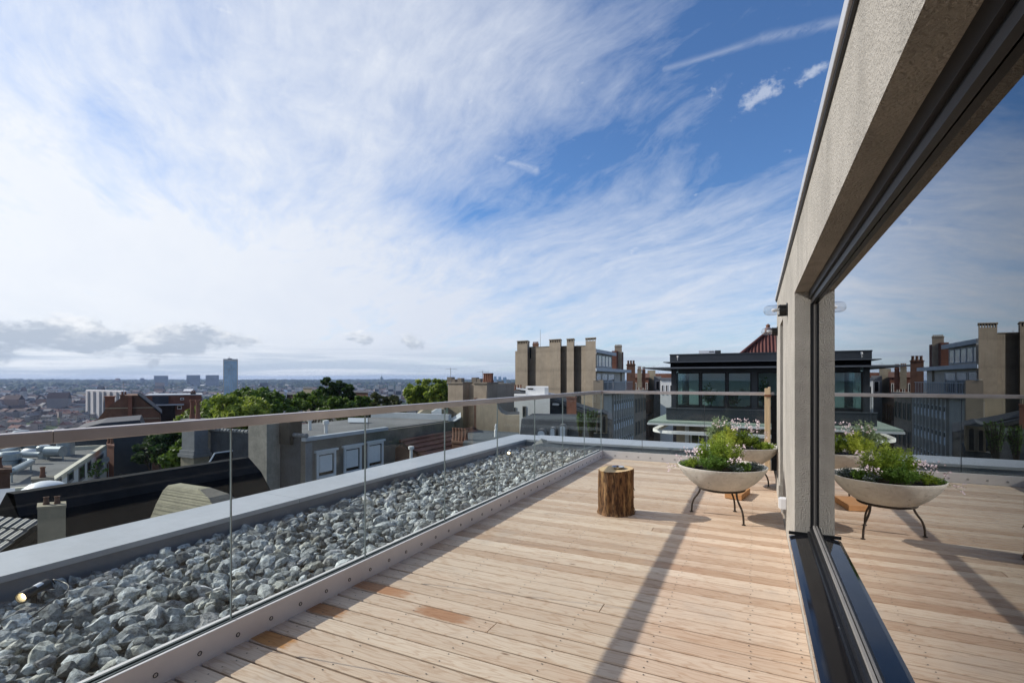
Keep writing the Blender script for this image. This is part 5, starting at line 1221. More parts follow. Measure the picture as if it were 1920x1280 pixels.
m = MB(); m.prism([f_.p(-6, -2, c.z - 2.2), f_.p(2.4, -2, c.z - 2.2), f_.p(1, 2, c.z - .1), f_.p(-2.4, 2, c.z + .15)], (0, 0, -.3)); f_.box(m, -6, 2, -1.5, 5, GZ, c.z - 2.5); part(m, 'slab', 'slate_wall', B)
m = MB()
for k in range(4): m.tube([f_.p(-.6 + .9 * k, -2, c.z - 2.1), f_.p(-1.4 + .7 * k, 1.9, c.z + .1)], .12, 5)
part(m, 'glazing_bar', 'metal_light', B)

# ------------------------------------------------------------------ trees
def tree(base, h, crown, mname, label, seed, n=5200, leaf=.32, clumps=46, group='trees behind the roofs', cat='tree', trunk_r=.28, shape=1.0):
    """tapered trunk with limbs, crown of leaf-sized faces in uneven clumps. crown=(rx, ry, rz, centre height above base)"""
    r = np.random.default_rng(seed); base = Vector(base); T = thing('tree', base, label, cat, group)
    rx, ry, rz, ch = crown
    cen = np.array([base.x, base.y, base.z + ch])
    C = []; Rr = []
    while len(C) < clumps:
        d = r.normal(size=3); d /= np.linalg.norm(d); q = r.uniform(.35, .92) ** .6
        if d[2] < -.55: continue
        C.append(cen + d * q * np.array([rx, ry, rz]) * r.uniform(.82, 1.06)); Rr.append(r.uniform(.16, .30) * min(rx, rz) * (1.1 - .3 * abs(d[2])))
    C = np.array(C); Rr = np.array(Rr)
    idx = r.choice(len(C), n, p=(Rr ** 2) / (Rr ** 2).sum())
    D = r.normal(size=(n, 3)); D /= np.linalg.norm(D, axis=1)[:, None]
    P = C[idx] + D * (Rr[idx] * r.uniform(.45, 1.12, n))[:, None] * np.array([1.15, 1.15, .8])
    N = D * .55 + r.normal(size=(n, 3)) * .55 + np.array([0, 0, .45]); N /= np.linalg.norm(N, axis=1)[:, None]
    E1 = np.cross(N, r.normal(size=(n, 3))); E1 /= np.linalg.norm(E1, axis=1)[:, None]; E2 = np.cross(N, E1)
    s = leaf * r.uniform(.55, 1.25, n)[:, None]
    V = np.stack([P - E1 * s, P + E2 * s * .55, P + E1 * s, P - E2 * s * .55], 1).reshape(-1, 3)
    np_mesh('crown', V, np.arange(4 * n).reshape(n, 4), [mname], T)
    m = MB(); top = base + Vector((0, 0, ch + rz * .3))
    m.tube([base, base.lerp(top, .4) + Vector((.1, .05, 0)), base.lerp(top, .75), top], [trunk_r, trunk_r * .8, trunk_r * .5, trunk_r * .15], 8)
    for k in range(14):
        q = Vector(C[int(r.integers(len(C)))]); s0 = base.lerp(top, r.uniform(.4, .8)); m.tube([s0, s0.lerp(q, .5) + Vector((0, 0, .3)), q], [trunk_r * .35, trunk_r * .22, .03], 5)
    part(m, 'trunk', 'bark_grey', T)
def tree_px(u0, u1, vt, vb, d, mname, label, seed, n=5200, leaf=.30, **k):
    w = (u1 - u0) * d / F / 2 * 1.16; c = at((u0 + u1) / 2, vt - 3, d); zb = H - (vb - HZ) * d / F; rz = (c.z - zb) / 2 * 1.04
    b = Vector((c.x, c.y, GZ + 1 if d < 90 else zb - 6)); tree(b, c.z - b.z, (w, w, rz, c.z - rz - b.z), mname, label, seed, n, leaf, **k)
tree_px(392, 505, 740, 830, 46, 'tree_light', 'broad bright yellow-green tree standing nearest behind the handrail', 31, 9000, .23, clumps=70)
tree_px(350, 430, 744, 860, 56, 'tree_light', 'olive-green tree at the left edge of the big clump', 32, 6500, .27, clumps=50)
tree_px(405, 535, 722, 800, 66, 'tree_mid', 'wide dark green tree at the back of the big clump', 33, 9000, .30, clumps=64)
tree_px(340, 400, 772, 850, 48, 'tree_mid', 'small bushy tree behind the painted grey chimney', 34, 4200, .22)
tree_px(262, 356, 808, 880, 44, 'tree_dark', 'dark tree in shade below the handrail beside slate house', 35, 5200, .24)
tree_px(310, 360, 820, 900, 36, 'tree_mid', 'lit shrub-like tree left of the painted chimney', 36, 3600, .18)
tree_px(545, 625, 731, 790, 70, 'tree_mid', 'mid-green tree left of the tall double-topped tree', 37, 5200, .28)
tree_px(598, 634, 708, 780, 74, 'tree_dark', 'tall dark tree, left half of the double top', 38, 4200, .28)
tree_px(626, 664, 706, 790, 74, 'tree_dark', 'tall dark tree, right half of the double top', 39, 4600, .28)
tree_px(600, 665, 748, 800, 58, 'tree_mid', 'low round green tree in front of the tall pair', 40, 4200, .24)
tree_px(665, 705, 738, 800, 72, 'tree_mid', 'narrow green tree between tall pair and brownish tree', 41, 3600, .26)
tree_px(686, 762, 727, 880, 55, 'tree_olive', 'brownish olive tree in front of the right hills', 42, 7500, .26, clumps=60)
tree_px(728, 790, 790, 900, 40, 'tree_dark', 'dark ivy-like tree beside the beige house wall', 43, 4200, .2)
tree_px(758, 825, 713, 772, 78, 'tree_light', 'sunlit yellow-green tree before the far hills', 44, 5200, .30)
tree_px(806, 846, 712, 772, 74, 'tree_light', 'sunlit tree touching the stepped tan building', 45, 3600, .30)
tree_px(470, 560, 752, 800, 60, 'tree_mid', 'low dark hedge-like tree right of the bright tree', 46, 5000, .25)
for u0, u1, vt, vb, d, lb, sd in ((1078, 1098, 772, 822, 37, 'roof garden shrub with brown stems, left one', 51), (1096, 1122, 769, 820, 36.5, 'roof garden shrub with green top, right one', 52)):
    w = (u1 - u0) * d / F / 2; c = at((u0 + u1) / 2, vt, d); zb = H - (vb - HZ) * d / F
    T = thing('roof_shrub', (c.x, c.y, zb), lb, 'shrub', 'shrubs in the roof garden')
    V, Fq, paths = leaves((c.x, c.y, zb), w * 1.05, (c.z - zb), 900, .13, .06, sd, dome=.2, stems=34)
    np_mesh('foliage', np.array([tuple(v) for v in V]), np.array(Fq), ['deep_leaf'], T)
    m = MB()
    for q in paths: m.tube(q, .025, 4)
    part(m, 'stem', 'bark_grey', T)
def veg(name, u, v, d, s, h, seed, label, n=300, mname='deep_leaf'):
    c = at(u, v, d); T = thing(name, c, label, 'shrub')
    V, Fq, paths = leaves(c, s, h, n, .16, .08, seed, stems=18); np_mesh('foliage', np.array([tuple(x) for x in V]), np.array(Fq), [mname], T)
veg('balcony_plant', 172, 899, 38.5, 1.0, 1.6, 61, 'green plants crowding the balcony of the white building', 500)

# television aerials and downpipes on the old roofs
def aerial(u, v, d, h, label):
    c = at(u, v, d); m = MB(); m.tube([c, c + Vector((0, 0, h))], .022, 5); e = Vector((.8, .6, 0))
    m.tube([c + Vector((0, 0, h * .92)) - e * .5, c + Vector((0, 0, h * .92)) + e * .6], .014, 4)
    for k in range(6): q = c + Vector((0, 0, h * .92)) + e * (-.45 + .2 * k); m.tube([q - Vector((-.6, .8, 0)) * .22, q + Vector((-.6, .8, 0)) * .22], .009, 4)
    tag(m.build('tv_aerial', 'bead_grey', loc=c), label, 'aerial', 'television aerials on the roofs')
aerial(232, 741, 63, 1.8, 'television aerial on the brown brick gable ridge')
aerial(845, 719, 47, 1.5, 'television aerial at the left of the stepped tan building')
aerial(905, 719, 47, 1.2, 'short television aerial beside the red flues')
aerial(950, 742, 58, 1.9, 'television aerial above the white house')
aerial(690, 803, 31, 1.4, 'television aerial at the edge of the grey flat roof')
aerial(330, 741, 80, 2.0, 'television aerial on the long red brick house')
aerial(1226, 706, 108, 2.4, 'television aerial among the chimneys by the dark penthouse')
HAZE, SUN_E, EXPO = 8.0e-5, 4.0, 0.25
TEX_AMP = 2.8
SKY_TINT = (.68, .94, 1.24)
CL_FAR, CL_NEAR = (6.4, 6.8, 7.6), (8.1, 8.35, 8.7)
CU_DARK, CU_LIGHT, HORIZON_BAND = (4.0, 4.6, 5.5), (8.0, 8.2, 8.5), (4.3, 5.1, 6.2)
# sky features: azimuth, elevation, half-sizes (degrees), strength, tilt
SKY_BLOBS = [(-32, 18.3, 7.5, 2.8, -.40, -10), (-24, 23.5, 10, 4, -.22, 0), (6, 25, 14, 10, -.26, -10), (-30, 37, 12, 6, .16, -10), (-12, 28, 9, 3, .12, -12)]
SKY_STREAKS = [(-44.2, 21.0, -35.5, 24.4, 1.2, .75), (-35.5, 24.4, -25.9, 26.9, 1.6, .75), (-9, 30.6, 0.6, 31.3, .5, .32), (.6, 31.3, 7.8, 30.8, .65, .36), (-27.8, 23.9, -23.2, 22.6, .8, .6), (-48, 30, -36, 24.5, 1.6, .7)]
SKY_PUFFS = [(0.6, 27.0, 2.6, 1.1, .50, 20), (5.0, 27.7, 1.9, .8, .50, 20), (-4.4, 27.7, 1.7, .7, .42, 10)]
CUMULUS = [(-68, 3.8, 7.2, 1.8, 1.05, 0), (-58.8, 4.1, 5.0, 2.1, 1.05, 8), (-54.5, 4.2, 2.0, 1.2, .75, 0), (-37.3, 4.2, 2.6, 1.1, .75, 0), (-42.5, 4.3, 1.8, .8, .7, 0), (-72, 3.2, 4, 1.8, .9, 0)]
# ------------------------------------------------------------------ terrain, far city
PR = [(0, GZ), (110, GZ), (150, -26), (230, -38), (380, -54), (600, -66), (1000, -71), (1500, -66), (2600, -64), (3500, -56), (5000, -43), (6500, -30), (8000, -19), (8700, -15), (9500, -24)]
def gz(r): return float(np.interp(r, [p[0] for p in PR], [p[1] for p in PR]))
from mathutils import noise as mn
def terr(az, r):
    z = gz(r); k = max(0, min(1, (r - 1500) / 3000))
    return z + k * (9.0 * mn.fractal(Vector((math.sin(az) * r / 1500, math.cos(az) * r / 1500, 0)), 1, 2, 4) + (5 * math.sin(az * 3 + 1.0) - 2) * max(0, (r - 5000) / 4000) ) + (6 * mn.noise(Vector((az * 30, r / 900, 1))) if 5000 < r < 9000 else 0)
rs = [0, 30, 60, 110, 150, 200, 260, 330, 420, 520, 650, 800, 1000, 1250, 1500, 1850, 2200, 2600, 3000, 3500, 4000, 4500, 5000, 5500, 6000, 6500, 7000, 7500, 8000, 8350, 8700, 9100, 9500]
azs = [R(-180 + 1.5 * k) for k in range(240)]
V = [(0, 0, GZ)]; Fq = []
for r in rs[1:]:
    for a in azs: V.append((r * math.sin(a), r * math.cos(a), terr(a, r)))
n = len(azs); T3 = [(0, 1 + k, 1 + (k + 1) % n) for k in range(n)]
Q4 = [(1 + i * n + k, 1 + (i + 1) * n + k, 1 + (i + 1) * n + (k + 1) % n, 1 + i * n + (k + 1) % n) for i in range(len(rs) - 2) for k in range(n)]
m_ = bpy.data.materials.new('terrain'); m_.use_nodes = True; t = NT(m_.node_tree); p = t.pos()
f1 = t.noise(t.scale(p, (.004, .004, .004)), 1, 6, .65); f2 = t.noise(t.scale(p, (.03, .03, .03)), 1, 4, .6)
c = t.mix(t.ramp(f1, .42, .58), (.032, .055, .018), (.10, .075, .06)); c = t.mix(t.ramp(f2, .5, .62), c, (.035, .05, .02))
sx = t.n('ShaderNodeVectorMath', {0: p}, operation='LENGTH').outputs['Value']
c = t.mix(t.ramp(sx, 4500, 6500), c, t.mix(t.ramp(f1, .5, .7), (.018, .035, .014), (.05, .065, .03)))
b = t.n('ShaderNodeBsdfPrincipled', {'Base Color': c, 'Roughness': .95, 'Specular IOR Level': .1}); o = t.n('ShaderNodeOutputMaterial'); t.link(b.outputs[0], o.inputs[0]); MATS['terrain'] = m_
me = bpy.data.meshes.new('terrain'); me.from_pydata(V, [], T3 + Q4); me.materials.append(m_)
o = link_mesh('terrain', me); tag(o, kind='structure')
for p_ in me.polygons: p_.use_smooth = True
if me.polygons[len(me.polygons) // 2].normal.z < 0: me.flip_normals()
m = MB(); m.box(-18.2, -6.5, 20, 240, GZ - .5, GZ + .006); tag(m.build('street', 'asphalt'), kind='structure')

# individual houses on the slope and valley floor, nearest ones
def house_mesh(k):
    r = random.Random(k); L = r.choice((8, 10, 13, 17)); W = r.uniform(8, 11); hw = r.uniform(6, 9.5); flat = r.random() < .25; hr = 0 if flat else r.uniform(2.6, 4.2)
    m = MB(); m.box(-L / 2, L / 2, -W / 2, W / 2, -14, hw, 0)
    if flat: m.box(-L / 2 - .2, L / 2 + .2, -W / 2 - .2, W / 2 + .2, hw + .01, hw + .5, 1); m.box(-L / 4, -L / 4 + 3, -1, 2, hw + .51, hw + 2.4, 0)
    else:
        m.prism([(-L / 2 - .3, -W / 2 - .5, hw + .02), (-L / 2 - .3, 0, hw + hr), (-L / 2 - .3, W / 2 + .5, hw + .02)], (L + .6, 0, 0), 1)
        for q in range(max(1, int(L / 8))): x = -L / 2 + 1 + q * 8; m.box(x, x + 1.0, -.6, .6, hw + hr - .8, hw + hr + 1.1, 2)
    nw = int(L / 2.4)
    for s in (-1, 1):
        for fl in range(2):
            for q in range(nw):
                x = -L / 2 + 1 + q * 2.4; yy = s * (W / 2 + .03); m.box(x, x + 1.1, min(yy, yy - s * .06), max(yy, yy - s * .06), 1.2 + fl * 3.2, 2.9 + fl * 3.2, 3)
    o = m.build('terraced_house', ['house_wall', 'house_roof_grey' if (flat and k % 2) else ('house_roof_pale' if flat else ('house_roof_red' if k % 3 else 'house_roof_grey')), 'brick_red', 'frame_black'])
    me = o.data; bpy.data.objects.remove(o); return me, flat
HM = [house_mesh(k) for k in range(16)]
placed = []
def ok(x, y, dmin): return all((x - a) ** 2 + (y - b) ** 2 > dmin * dmin for a, b in placed)
cnt = 0; hr_ = random.Random(5); tries = 0
while cnt < 210 and tries < 20000:
    tries += 1
    az = R(hr_.uniform(-74, -57)) if hr_.random() < .82 else R(hr_.uniform(-57, -34)); r = math.sqrt(hr_.uniform(600 ** 2, 1250 ** 2))
    x, y = r * math.sin(az), r * math.cos(az)
    if not ok(x, y, 19): continue
    placed.append((x, y)); k = hr_.randrange(16); me, flat = HM[k]
    o = bpy.data.objects.new('terraced_house', me); col.objects.link(o); o.location = (x, y, terr(az, r) + hr_.uniform(-1, 3)); o.rotation_euler = (0, 0, R(hr_.choice((25, 115)) + hr_.gauss(0, 14)))
    tag(o, 'flat-roofed house in the valley' if flat else ('red-roofed terraced house in the valley' if k % 3 else 'grey-roofed terraced house in the valley'), 'house', 'flat-roofed houses in the valley' if flat else ('red-roofed houses in the valley' if k % 3 else 'grey-roofed houses in the valley'))
    o['label'] = o['label'] + ' at far left below the hazy hills'
    cnt += 1
# the rest of the city reads as one mass
def city():
    r = np.random.default_rng(9); N = 9000
    az = np.radians(np.where(r.random(N) < .6, r.uniform(-76, -45, N), r.uniform(-45, -18, N))); rad = np.sqrt(r.uniform(1100 ** 2, 4200 ** 2, N)); rad = np.where(rad > 2700, r.uniform(1100, 2700, N), rad); far = r.random(N) < .16; rad[far] = r.uniform(2700, 5200, far.sum())
    cl = np.array([mn.noise(Vector((math.sin(a) * q / 420, math.cos(a) * q / 420, 3))) for a, q in zip(az, rad)])
    keep = cl > -.12; az, rad = az[keep], rad[keep]; N = len(az)
    L = np.minimum(r.lognormal(2.75, .5, N), 30) * (1 + rad / 5000); W = r.uniform(8, 16, N) * (1 + rad / 6000); h = np.minimum(r.lognormal(2.05, .35, N), 15)
    tall = r.random(N) < .02; h[tall] *= 2.6
    rot = r.choice([.45, 2.02], N) + r.normal(0, .25, N)
    X, Y = rad * np.sin(az), rad * np.cos(az); Z = np.array([terr(a, q) for a, q in zip(az, rad)])
    base = np.array([(-1, -1, 0), (1, -1, 0), (1, 1, 0), (-1, 1, 0), (-1, -1, 1), (1, -1, 1), (1, 1, 1), (-1, 1, 1), (-1, 0, 1.4), (1, 0, 1.4)], float)
    gab = r.random(N) < .62
    V = np.repeat(base[None], N, 0); V[~gab, 8:, 2] = 1.0
    V[:, :, 0] *= (L / 2)[:, None]; V[:, :, 1] *= (W / 2)[:, None]; V[:, :, 2] *= h[:, None]; V[:, :4, 2] -= 8
    c, s = np.cos(rot)[:, None], np.sin(rot)[:, None]; x = V[:, :, 0] * c - V[:, :, 1] * s + X[:, None]; y = V[:, :, 0] * s + V[:, :, 1] * c + Y[:, None]; V = np.stack([x, y, V[:, :, 2] + Z[:, None]], -1)
    fq = np.array([(0, 1, 5, 4), (1, 2, 6, 5), (2, 3, 7, 6), (3, 0, 4, 7), (4, 5, 9, 8), (6, 7, 8, 9), (5, 6, 9, 9), (7, 4, 8, 8)])[:6]
    Fq = (fq[None] + (np.arange(N) * 10)[:, None, None]).reshape(-1, 4)
    wl = np.array([(.38, .33, .29), (.52, .50, .47), (.30, .20, .15), (.62, .60, .57), (.24, .22, .21)])[r.integers(0, 5, N)] * r.uniform(.6, 1.15, N)[:, None]
    rf = np.array([(.15, .095, .08), (.17, .115, .10), (.11, .11, .12), (.26, .26, .26), (.13, .075, .06)])[r.integers(0, 5, N)] * r.uniform(.6, 1.2, N)[:, None]; wh = r.random(N) < .035; rf[wh] = .75
    C = np.stack([wl, wl, wl, wl, rf, rf], 1).reshape(-1, 3)
    o = np_mesh('distant_city', V.reshape(-1, 3), Fq, ['city_fill'], colors=C); tag(o, 'hazy mass of distant city roofs across the valley', 'city', kind='stuff')
city()
def far_trees():
    r = np.random.default_rng(12); N = 8500
    az = np.radians(r.uniform(-78, -14, N)); rad = np.sqrt(r.uniform(450 ** 2, 6000 ** 2, N)); hill = r.random(N) < .62; rad[hill] = np.sqrt(r.uniform(3200 ** 2, 8700 ** 2, hill.sum()))
    bm = bmesh.new(); bmesh.ops.create_icosphere(bm, subdivisions=2, radius=1.0); B0 = np.array([v.co[:] for v in bm.verts]); F0 = np.array([[v.index for v in f.verts] for f in bm.faces]); bm.free()
    VV = []; FF = []; CC = []; k = 0
    for i in range(N):
        cl = mn.noise(Vector((math.sin(az[i]) * rad[i] / 300, math.cos(az[i]) * rad[i] / 300, 8)))
        if rad[i] < 3200 and cl < .05: continue
        s = r.uniform(4, 8) * (1 if rad[i] < 2500 else 1.4) * (1.9 if rad[i] > 4300 else 1); v = B0 * (1 + r.normal(0, .16, (len(B0), 1))) * np.array([s * r.uniform(1, 1.8), s * r.uniform(1, 1.8), s * .85]) + np.array([rad[i] * math.sin(az[i]), rad[i] * math.cos(az[i]), terr(az[i], rad[i]) + s * .45])
        VV.append(v); FF.append(F0 + k); k += len(v); CC.append(np.repeat((np.array([.022, .045, .016]) * r.uniform(.5, 1.5))[None], len(F0), 0))
    o = np_mesh('distant_trees', np.concatenate(VV), np.concatenate(FF), ['city_fill'], colors=np.concatenate(CC), smooth=False); tag(o, 'dark distant trees scattered through the city and along the hills', 'trees', kind='stuff')
far_trees()
# tower, slab blocks, white flats, church, far skyscrapers
def block(name, u0, u1, v, d, m_, label, cat, group=None, bands=0, deep=.6, rot=0, bm_='block_dark', vert=0, zb=None):
    c = at(u1, v, d); f_ = Fr((c.x, c.y), math.degrees(math.atan2(c.x, c.y)) + 8 + rot); a0 = f_.a(u0); zb = terr(math.atan2(c.x, c.y), math.hypot(c.x, c.y)) - 10 if zb is None else zb
    B = thing(name, (c.x, c.y, zb), label, cat, group); m = MB(); f_.box(m, a0, 0, 0, -a0 * deep, zb, c.z); part(m, 'wall', m_, B)
    if bands or vert:
        m = MB()
        for k in range(bands): m = MB(); z = zb + 14 + (c.z - zb - 16) * k / bands; f_.box(m, a0 * .98, a0 * .02, -.5, -.01, z, z + (c.z - zb - 16) / bands * .5); part(m, 'window_band', bm_, B)
        for k in range(vert): a = a0 * (1 - (k + .5) / vert); m = MB(); f_.box(m, a - abs(a0) / vert * .16, a + abs(a0) / vert * .16, -.9, -.52, zb + 10, c.z - 2); part(m, 'window_band', bm_, B)
    return B, f_, c, a0, zb
g_ = 'slab blocks on the horizon'
block('slab_block', 288.5, 315.5, 704, 3500, 'block_far', 'grey slab block on the horizon, left one of three', 'apartment block', g_, 9)
block('slab_block', 349.5, 375.5, 703, 3500, 'block_far', 'grey slab block on the horizon, middle one of three', 'apartment block', g_, 9)
block('slab_block', 385.5, 410.5, 703, 3500, 'block_far', 'grey slab block on the horizon, next to the glass tower', 'apartment block', g_, 9)
block('apartment_block', 263, 270.5, 708.5, 3900, 'block_far', 'small stepped block left of the grey slabs', 'apartment block', None, 5)
B, f_, c, a0, zb = block('glass_tower', 418.5, 446, 673, 1320, 'tower_frame', 'tall blue glass office tower on the horizon', 'tower', deep=.8)
m = MB(); f_.box(m, a0 * .94, a0 * .06, -.8, -.01, zb + 8, c.z - 5.5); part(m, 'glazing', 'tower_glass', B)
m = MB()
for k in range(34): z = zb + 10 + k * (c.z - zb - 16) / 34; f_.box(m, a0 * .94, a0 * .06, -1.1, -.82, z, z + .55)
for k in range(7): a = a0 * (.94 - .88 * k / 6); f_.box(m, a - .2, a + .2, -1.1, -.83, zb + 8, c.z - 5.5)
part(m, 'mullion', 'tower_frame', B)
m = MB(); p_ = f_.p(a0 * .6, 8, c.z); m.tube([p_, p_ + Vector((0, 0, 8))], [.7, .2], 6); f_.box(m, a0 * .7, a0 * .4, 5, 12, c.z + .01, c.z + 2); part(m, 'mast', 'block_dark', B)
block('white_apartment_block', 160.5, 193, 732, 900, 'white_block', 'white apartment block with dark stripes in valley, left wing', 'apartment block', 'white apartment blocks in the valley', 0, .3, 62, vert=3)
block('white_apartment_block', 190, 226, 733, 930, 'white_block', 'white apartment block with dark stripes in valley, right wing', 'apartment block', 'white apartment blocks in the valley', 0, .3, 62, vert=3)
B = thing('domed_church', at(714, 714, 5000), 'tiny domed basilica silhouette on the hill ridge', 'church')
c = at(714, 716, 5000)
m = MB(); m.box(c.x - 26, c.x + 26, c.y, c.y + 60, c.z - 40, c.z + 12); part(m, 'nave', 'church_grey', B)
m = MB(); m.lathe((c.x, c.y + 10, c.z + 12), [(15, 0), (15, 16), (15.5, 18), (13, 30), (8, 40), (2.5, 45), (2, 52), (.1, 58)], 16); part(m, 'dome', 'church_grey', B, smooth=True)
for x in (-32, 36): m = MB(); m.lathe((c.x + x, c.y, c.z - 30), [(5, 0), (5, 54), (3.5, 60), (.1, 68)], 10); part(m, 'spire', 'church_grey', B)
for k, (u0, u1, v, lb) in enumerate(((913, 918, 705, 'first tiny blue skyscraper right of the tree, far horizon'), (926, 931, 705.5, 'second tiny blue skyscraper on the far horizon'), (934.5, 940, 706, 'third tiny blue skyscraper on the far horizon'), (943, 950, 707, 'wide tiny blue skyscraper beside the concrete tower'))):
    block('skyscraper', u0, u1, v, 4200, 'tower_glass', lb, 'skyscraper', 'far skyscrapers', 0, .8)
rr = random.Random(21)
for k in range(16):
    u = 846 + k * 7.4 + rr.uniform(-2, 2); v = rr.uniform(713, 724); d = rr.uniform(380, 900)
    if u > 966: continue
    block('distant_flats', u, u + rr.uniform(6, 12), v, d, 'white_block' if k % 3 else 'tan_dark', 'pale block of flats among distant roofs left of the concrete tower', 'apartment block', 'pale flats left of the concrete tower', 4, .7, rr.uniform(-10, 10))
for k in range(22):
    u = 460 + k * 19 + rr.uniform(-6, 6); v = rr.uniform(722, 732); d = rr.uniform(900, 1900)
    if u > 850: continue
    block('distant_flats', u, u + rr.uniform(7, 16), v, d, 'white_block', 'pale low block among the far roofs behind the trees', 'apartment block', 'pale low blocks behind the trees', 3, .7, rr.uniform(-10, 10))
for (u0, u1, v, d, m_, lb) in ((518, 531, 738, 120, 'brick_brown', 'dark chimneyed house between the two tree groups'), (538, 556, 740, 130, 'brick_dark', 'small dark house just left of the mid-green tree'), (568, 585, 728, 240, 'beige_render', 'beige house above the mid-green tree'), (655, 690, 736, 110, 'brick_brown', 'brown roofed house behind the narrow tree')):
    back_house(u0, u1, v, d, m_, lb, 0, roofm='slate_wall', vr=v - 3)

# ------------------------------------------------------------------ haze
lo, hi = -110.0, 62.0
m = MB(); m.box(-9800, 9800, -9800, 9800, lo, hi)
o = m.build('haze', []); tag(o, 'pale even haze over the city', 'haze', kind='stuff'); o.display_type = 'WIRE'
mh = bpy.data.materials.new('haze_air'); mh.use_nodes = True; t = NT(mh.node_tree)
v_ = t.n('ShaderNodeVolumePrincipled', {'Color': (.38, .52, .80, 1), 'Density': HAZE, 'Anisotropy': .2}); ou = t.n('ShaderNodeOutputMaterial'); t.link(v_.outputs[0], ou.inputs['Volume']); o.data.materials.append(mh)

# ------------------------------------------------------------------ sky and sun
SUN_EL, SUN_AZ = R(31.8), R(9.8)             # the sun stands to the left (-X) and a little behind
sun_dir = Vector((-math.cos(SUN_EL) * math.cos(SUN_AZ), -math.cos(SUN_EL) * math.sin(SUN_AZ), math.sin(SUN_EL)))
L = bpy.data.lights.new('sun', 'SUN'); L.energy = SUN_E; L.angle = R(.5); L.color = (1.0, .94, .86)
lo_ = bpy.data.objects.new('sun', L); col.objects.link(lo_); lo_.rotation_mode = 'QUATERNION'; lo_.rotation_quaternion = Vector((0, 0, 1)).rotation_difference(sun_dir); lo_.location = sun_dir * 30
W = bpy.data.worlds.new('World'); sc.world = W; W.use_nodes = True; t = NT(W.node_tree)
sky = t.n('ShaderNodeTexSky', None, sky_type='NISHITA', sun_disc=False, sun_elevation=SUN_EL, sun_rotation=math.atan2(sun_dir.x, sun_dir.y), altitude=80, air_density=1.0, dust_density=.35, ozone_density=2.2)
D = t.n('ShaderNodeTexCoord').outputs['Generated']
Dn = t.n('ShaderNodeVectorMath', {0: D}, operation='NORMALIZE').outputs[0]
t.link(Dn, sky.inputs[0]) if 'Vector' in sky.inputs else None
s3 = t.n('ShaderNodeSeparateXYZ', {0: Dn}); dx_, dy_, dz_ = s3.outputs
el = t.m('MULTIPLY', t.m('ARCSINE', dz_), 57.2958); az = t.m('MULTIPLY', t.m('ARCTAN2', dx_, dy_), 57.2958)
# wind-drawn cloud sheets: coordinates on a flat layer overhead, seen from below
inv = t.m('DIVIDE', 1.0, t.m('ADD', t.m('MAXIMUM', dz_, 0.0), .16))
lay = t.n('ShaderNodeCombineXYZ', {0: t.m('MULTIPLY', dx_, inv), 1: t.m('MULTIPLY', dy_, inv), 2: 0.0}).outputs[0]
def rot(vec, deg): return t.n('ShaderNodeVectorRotate', {'Vector': vec, 'Angle': R(deg)}, rotation_type='Z_AXIS').outputs[0]
wv = t.n('ShaderNodeTexNoise', {'Vector': lay, 'Scale': 1.1, 'Detail': 3.0}).outputs['Color']
wl = t.n('ShaderNodeVectorMath', {0: lay, 1: t.scale(t.n('ShaderNodeVectorMath', {0: wv, 1: (.5, .5, .5)}, operation='SUBTRACT').outputs[0], (.42, .42, 0))}, operation='ADD').outputs[0]
n_big = t.noise(t.scale(rot(wl, 38), (.55, 1.3, 1)), 1.25, 6, .58)
n_str = t.noise(t.scale(rot(wl, 34), (.55, 1.9, 1)), 2.6, 11, .66, .25)
n_fin = t.noise(t.scale(rot(wl, 30), (.9, 1.5, 1)), 8.0, 9, .68, .3)
tex = t.m('ADD', t.m('ADD', t.m('MULTIPLY', n_big, .40), t.m('MULTIPLY', n_str, .40)), t.m('MULTIPLY', n_fin, .20))
def gauss(a0, e0, sa, se, amp, tilt=0.0):
    a = t.m('SUBTRACT', az, a0); e = t.m('SUBTRACT', el, e0); ct, st_ = math.cos(R(tilt)), math.sin(R(tilt))
    x = t.m('ADD', t.m('MULTIPLY', a, ct), t.m('MULTIPLY', e, st_)); y = t.m('SUBTRACT', t.m('MULTIPLY', e, ct), t.m('MULTIPLY', a, st_))
    q = t.m('ADD', t.m('POWER', t.m('ABSOLUTE', t.m('DIVIDE', x, sa)), 2.0), t.m('POWER', t.m('ABSOLUTE', t.m('DIVIDE', y, se)), 2.0))
    return t.m('MULTIPLY', t.m('EXPONENT', t.m('MULTIPLY', q, -1.0)), amp)
bias = t.m('ADD', .10, t.m('MULTIPLY', t.ramp(t.m('MULTIPLY', az, -1.0), 12, 62), .60))          # thick veil towards the sun, thin to the right
bias = t.m('ADD', bias, t.m('MULTIPLY', t.m('SUBTRACT', 1.0, t.ramp(el, 6, 26)), .56))
bias = t.m('ADD', bias, gauss(-30, 28, 16, 14, .22))
for g_ in SKY_BLOBS: bias = t.m('ADD', bias, gauss(*g_))
dens = t.n('ShaderNodeMapRange', {0: t.m('ADD', t.m('MULTIPLY', t.m('SUBTRACT', tex, .5), TEX_AMP), bias), 1: 0.0, 2: 1.0, 3: 0.0, 4: 1.0}).outputs[0]
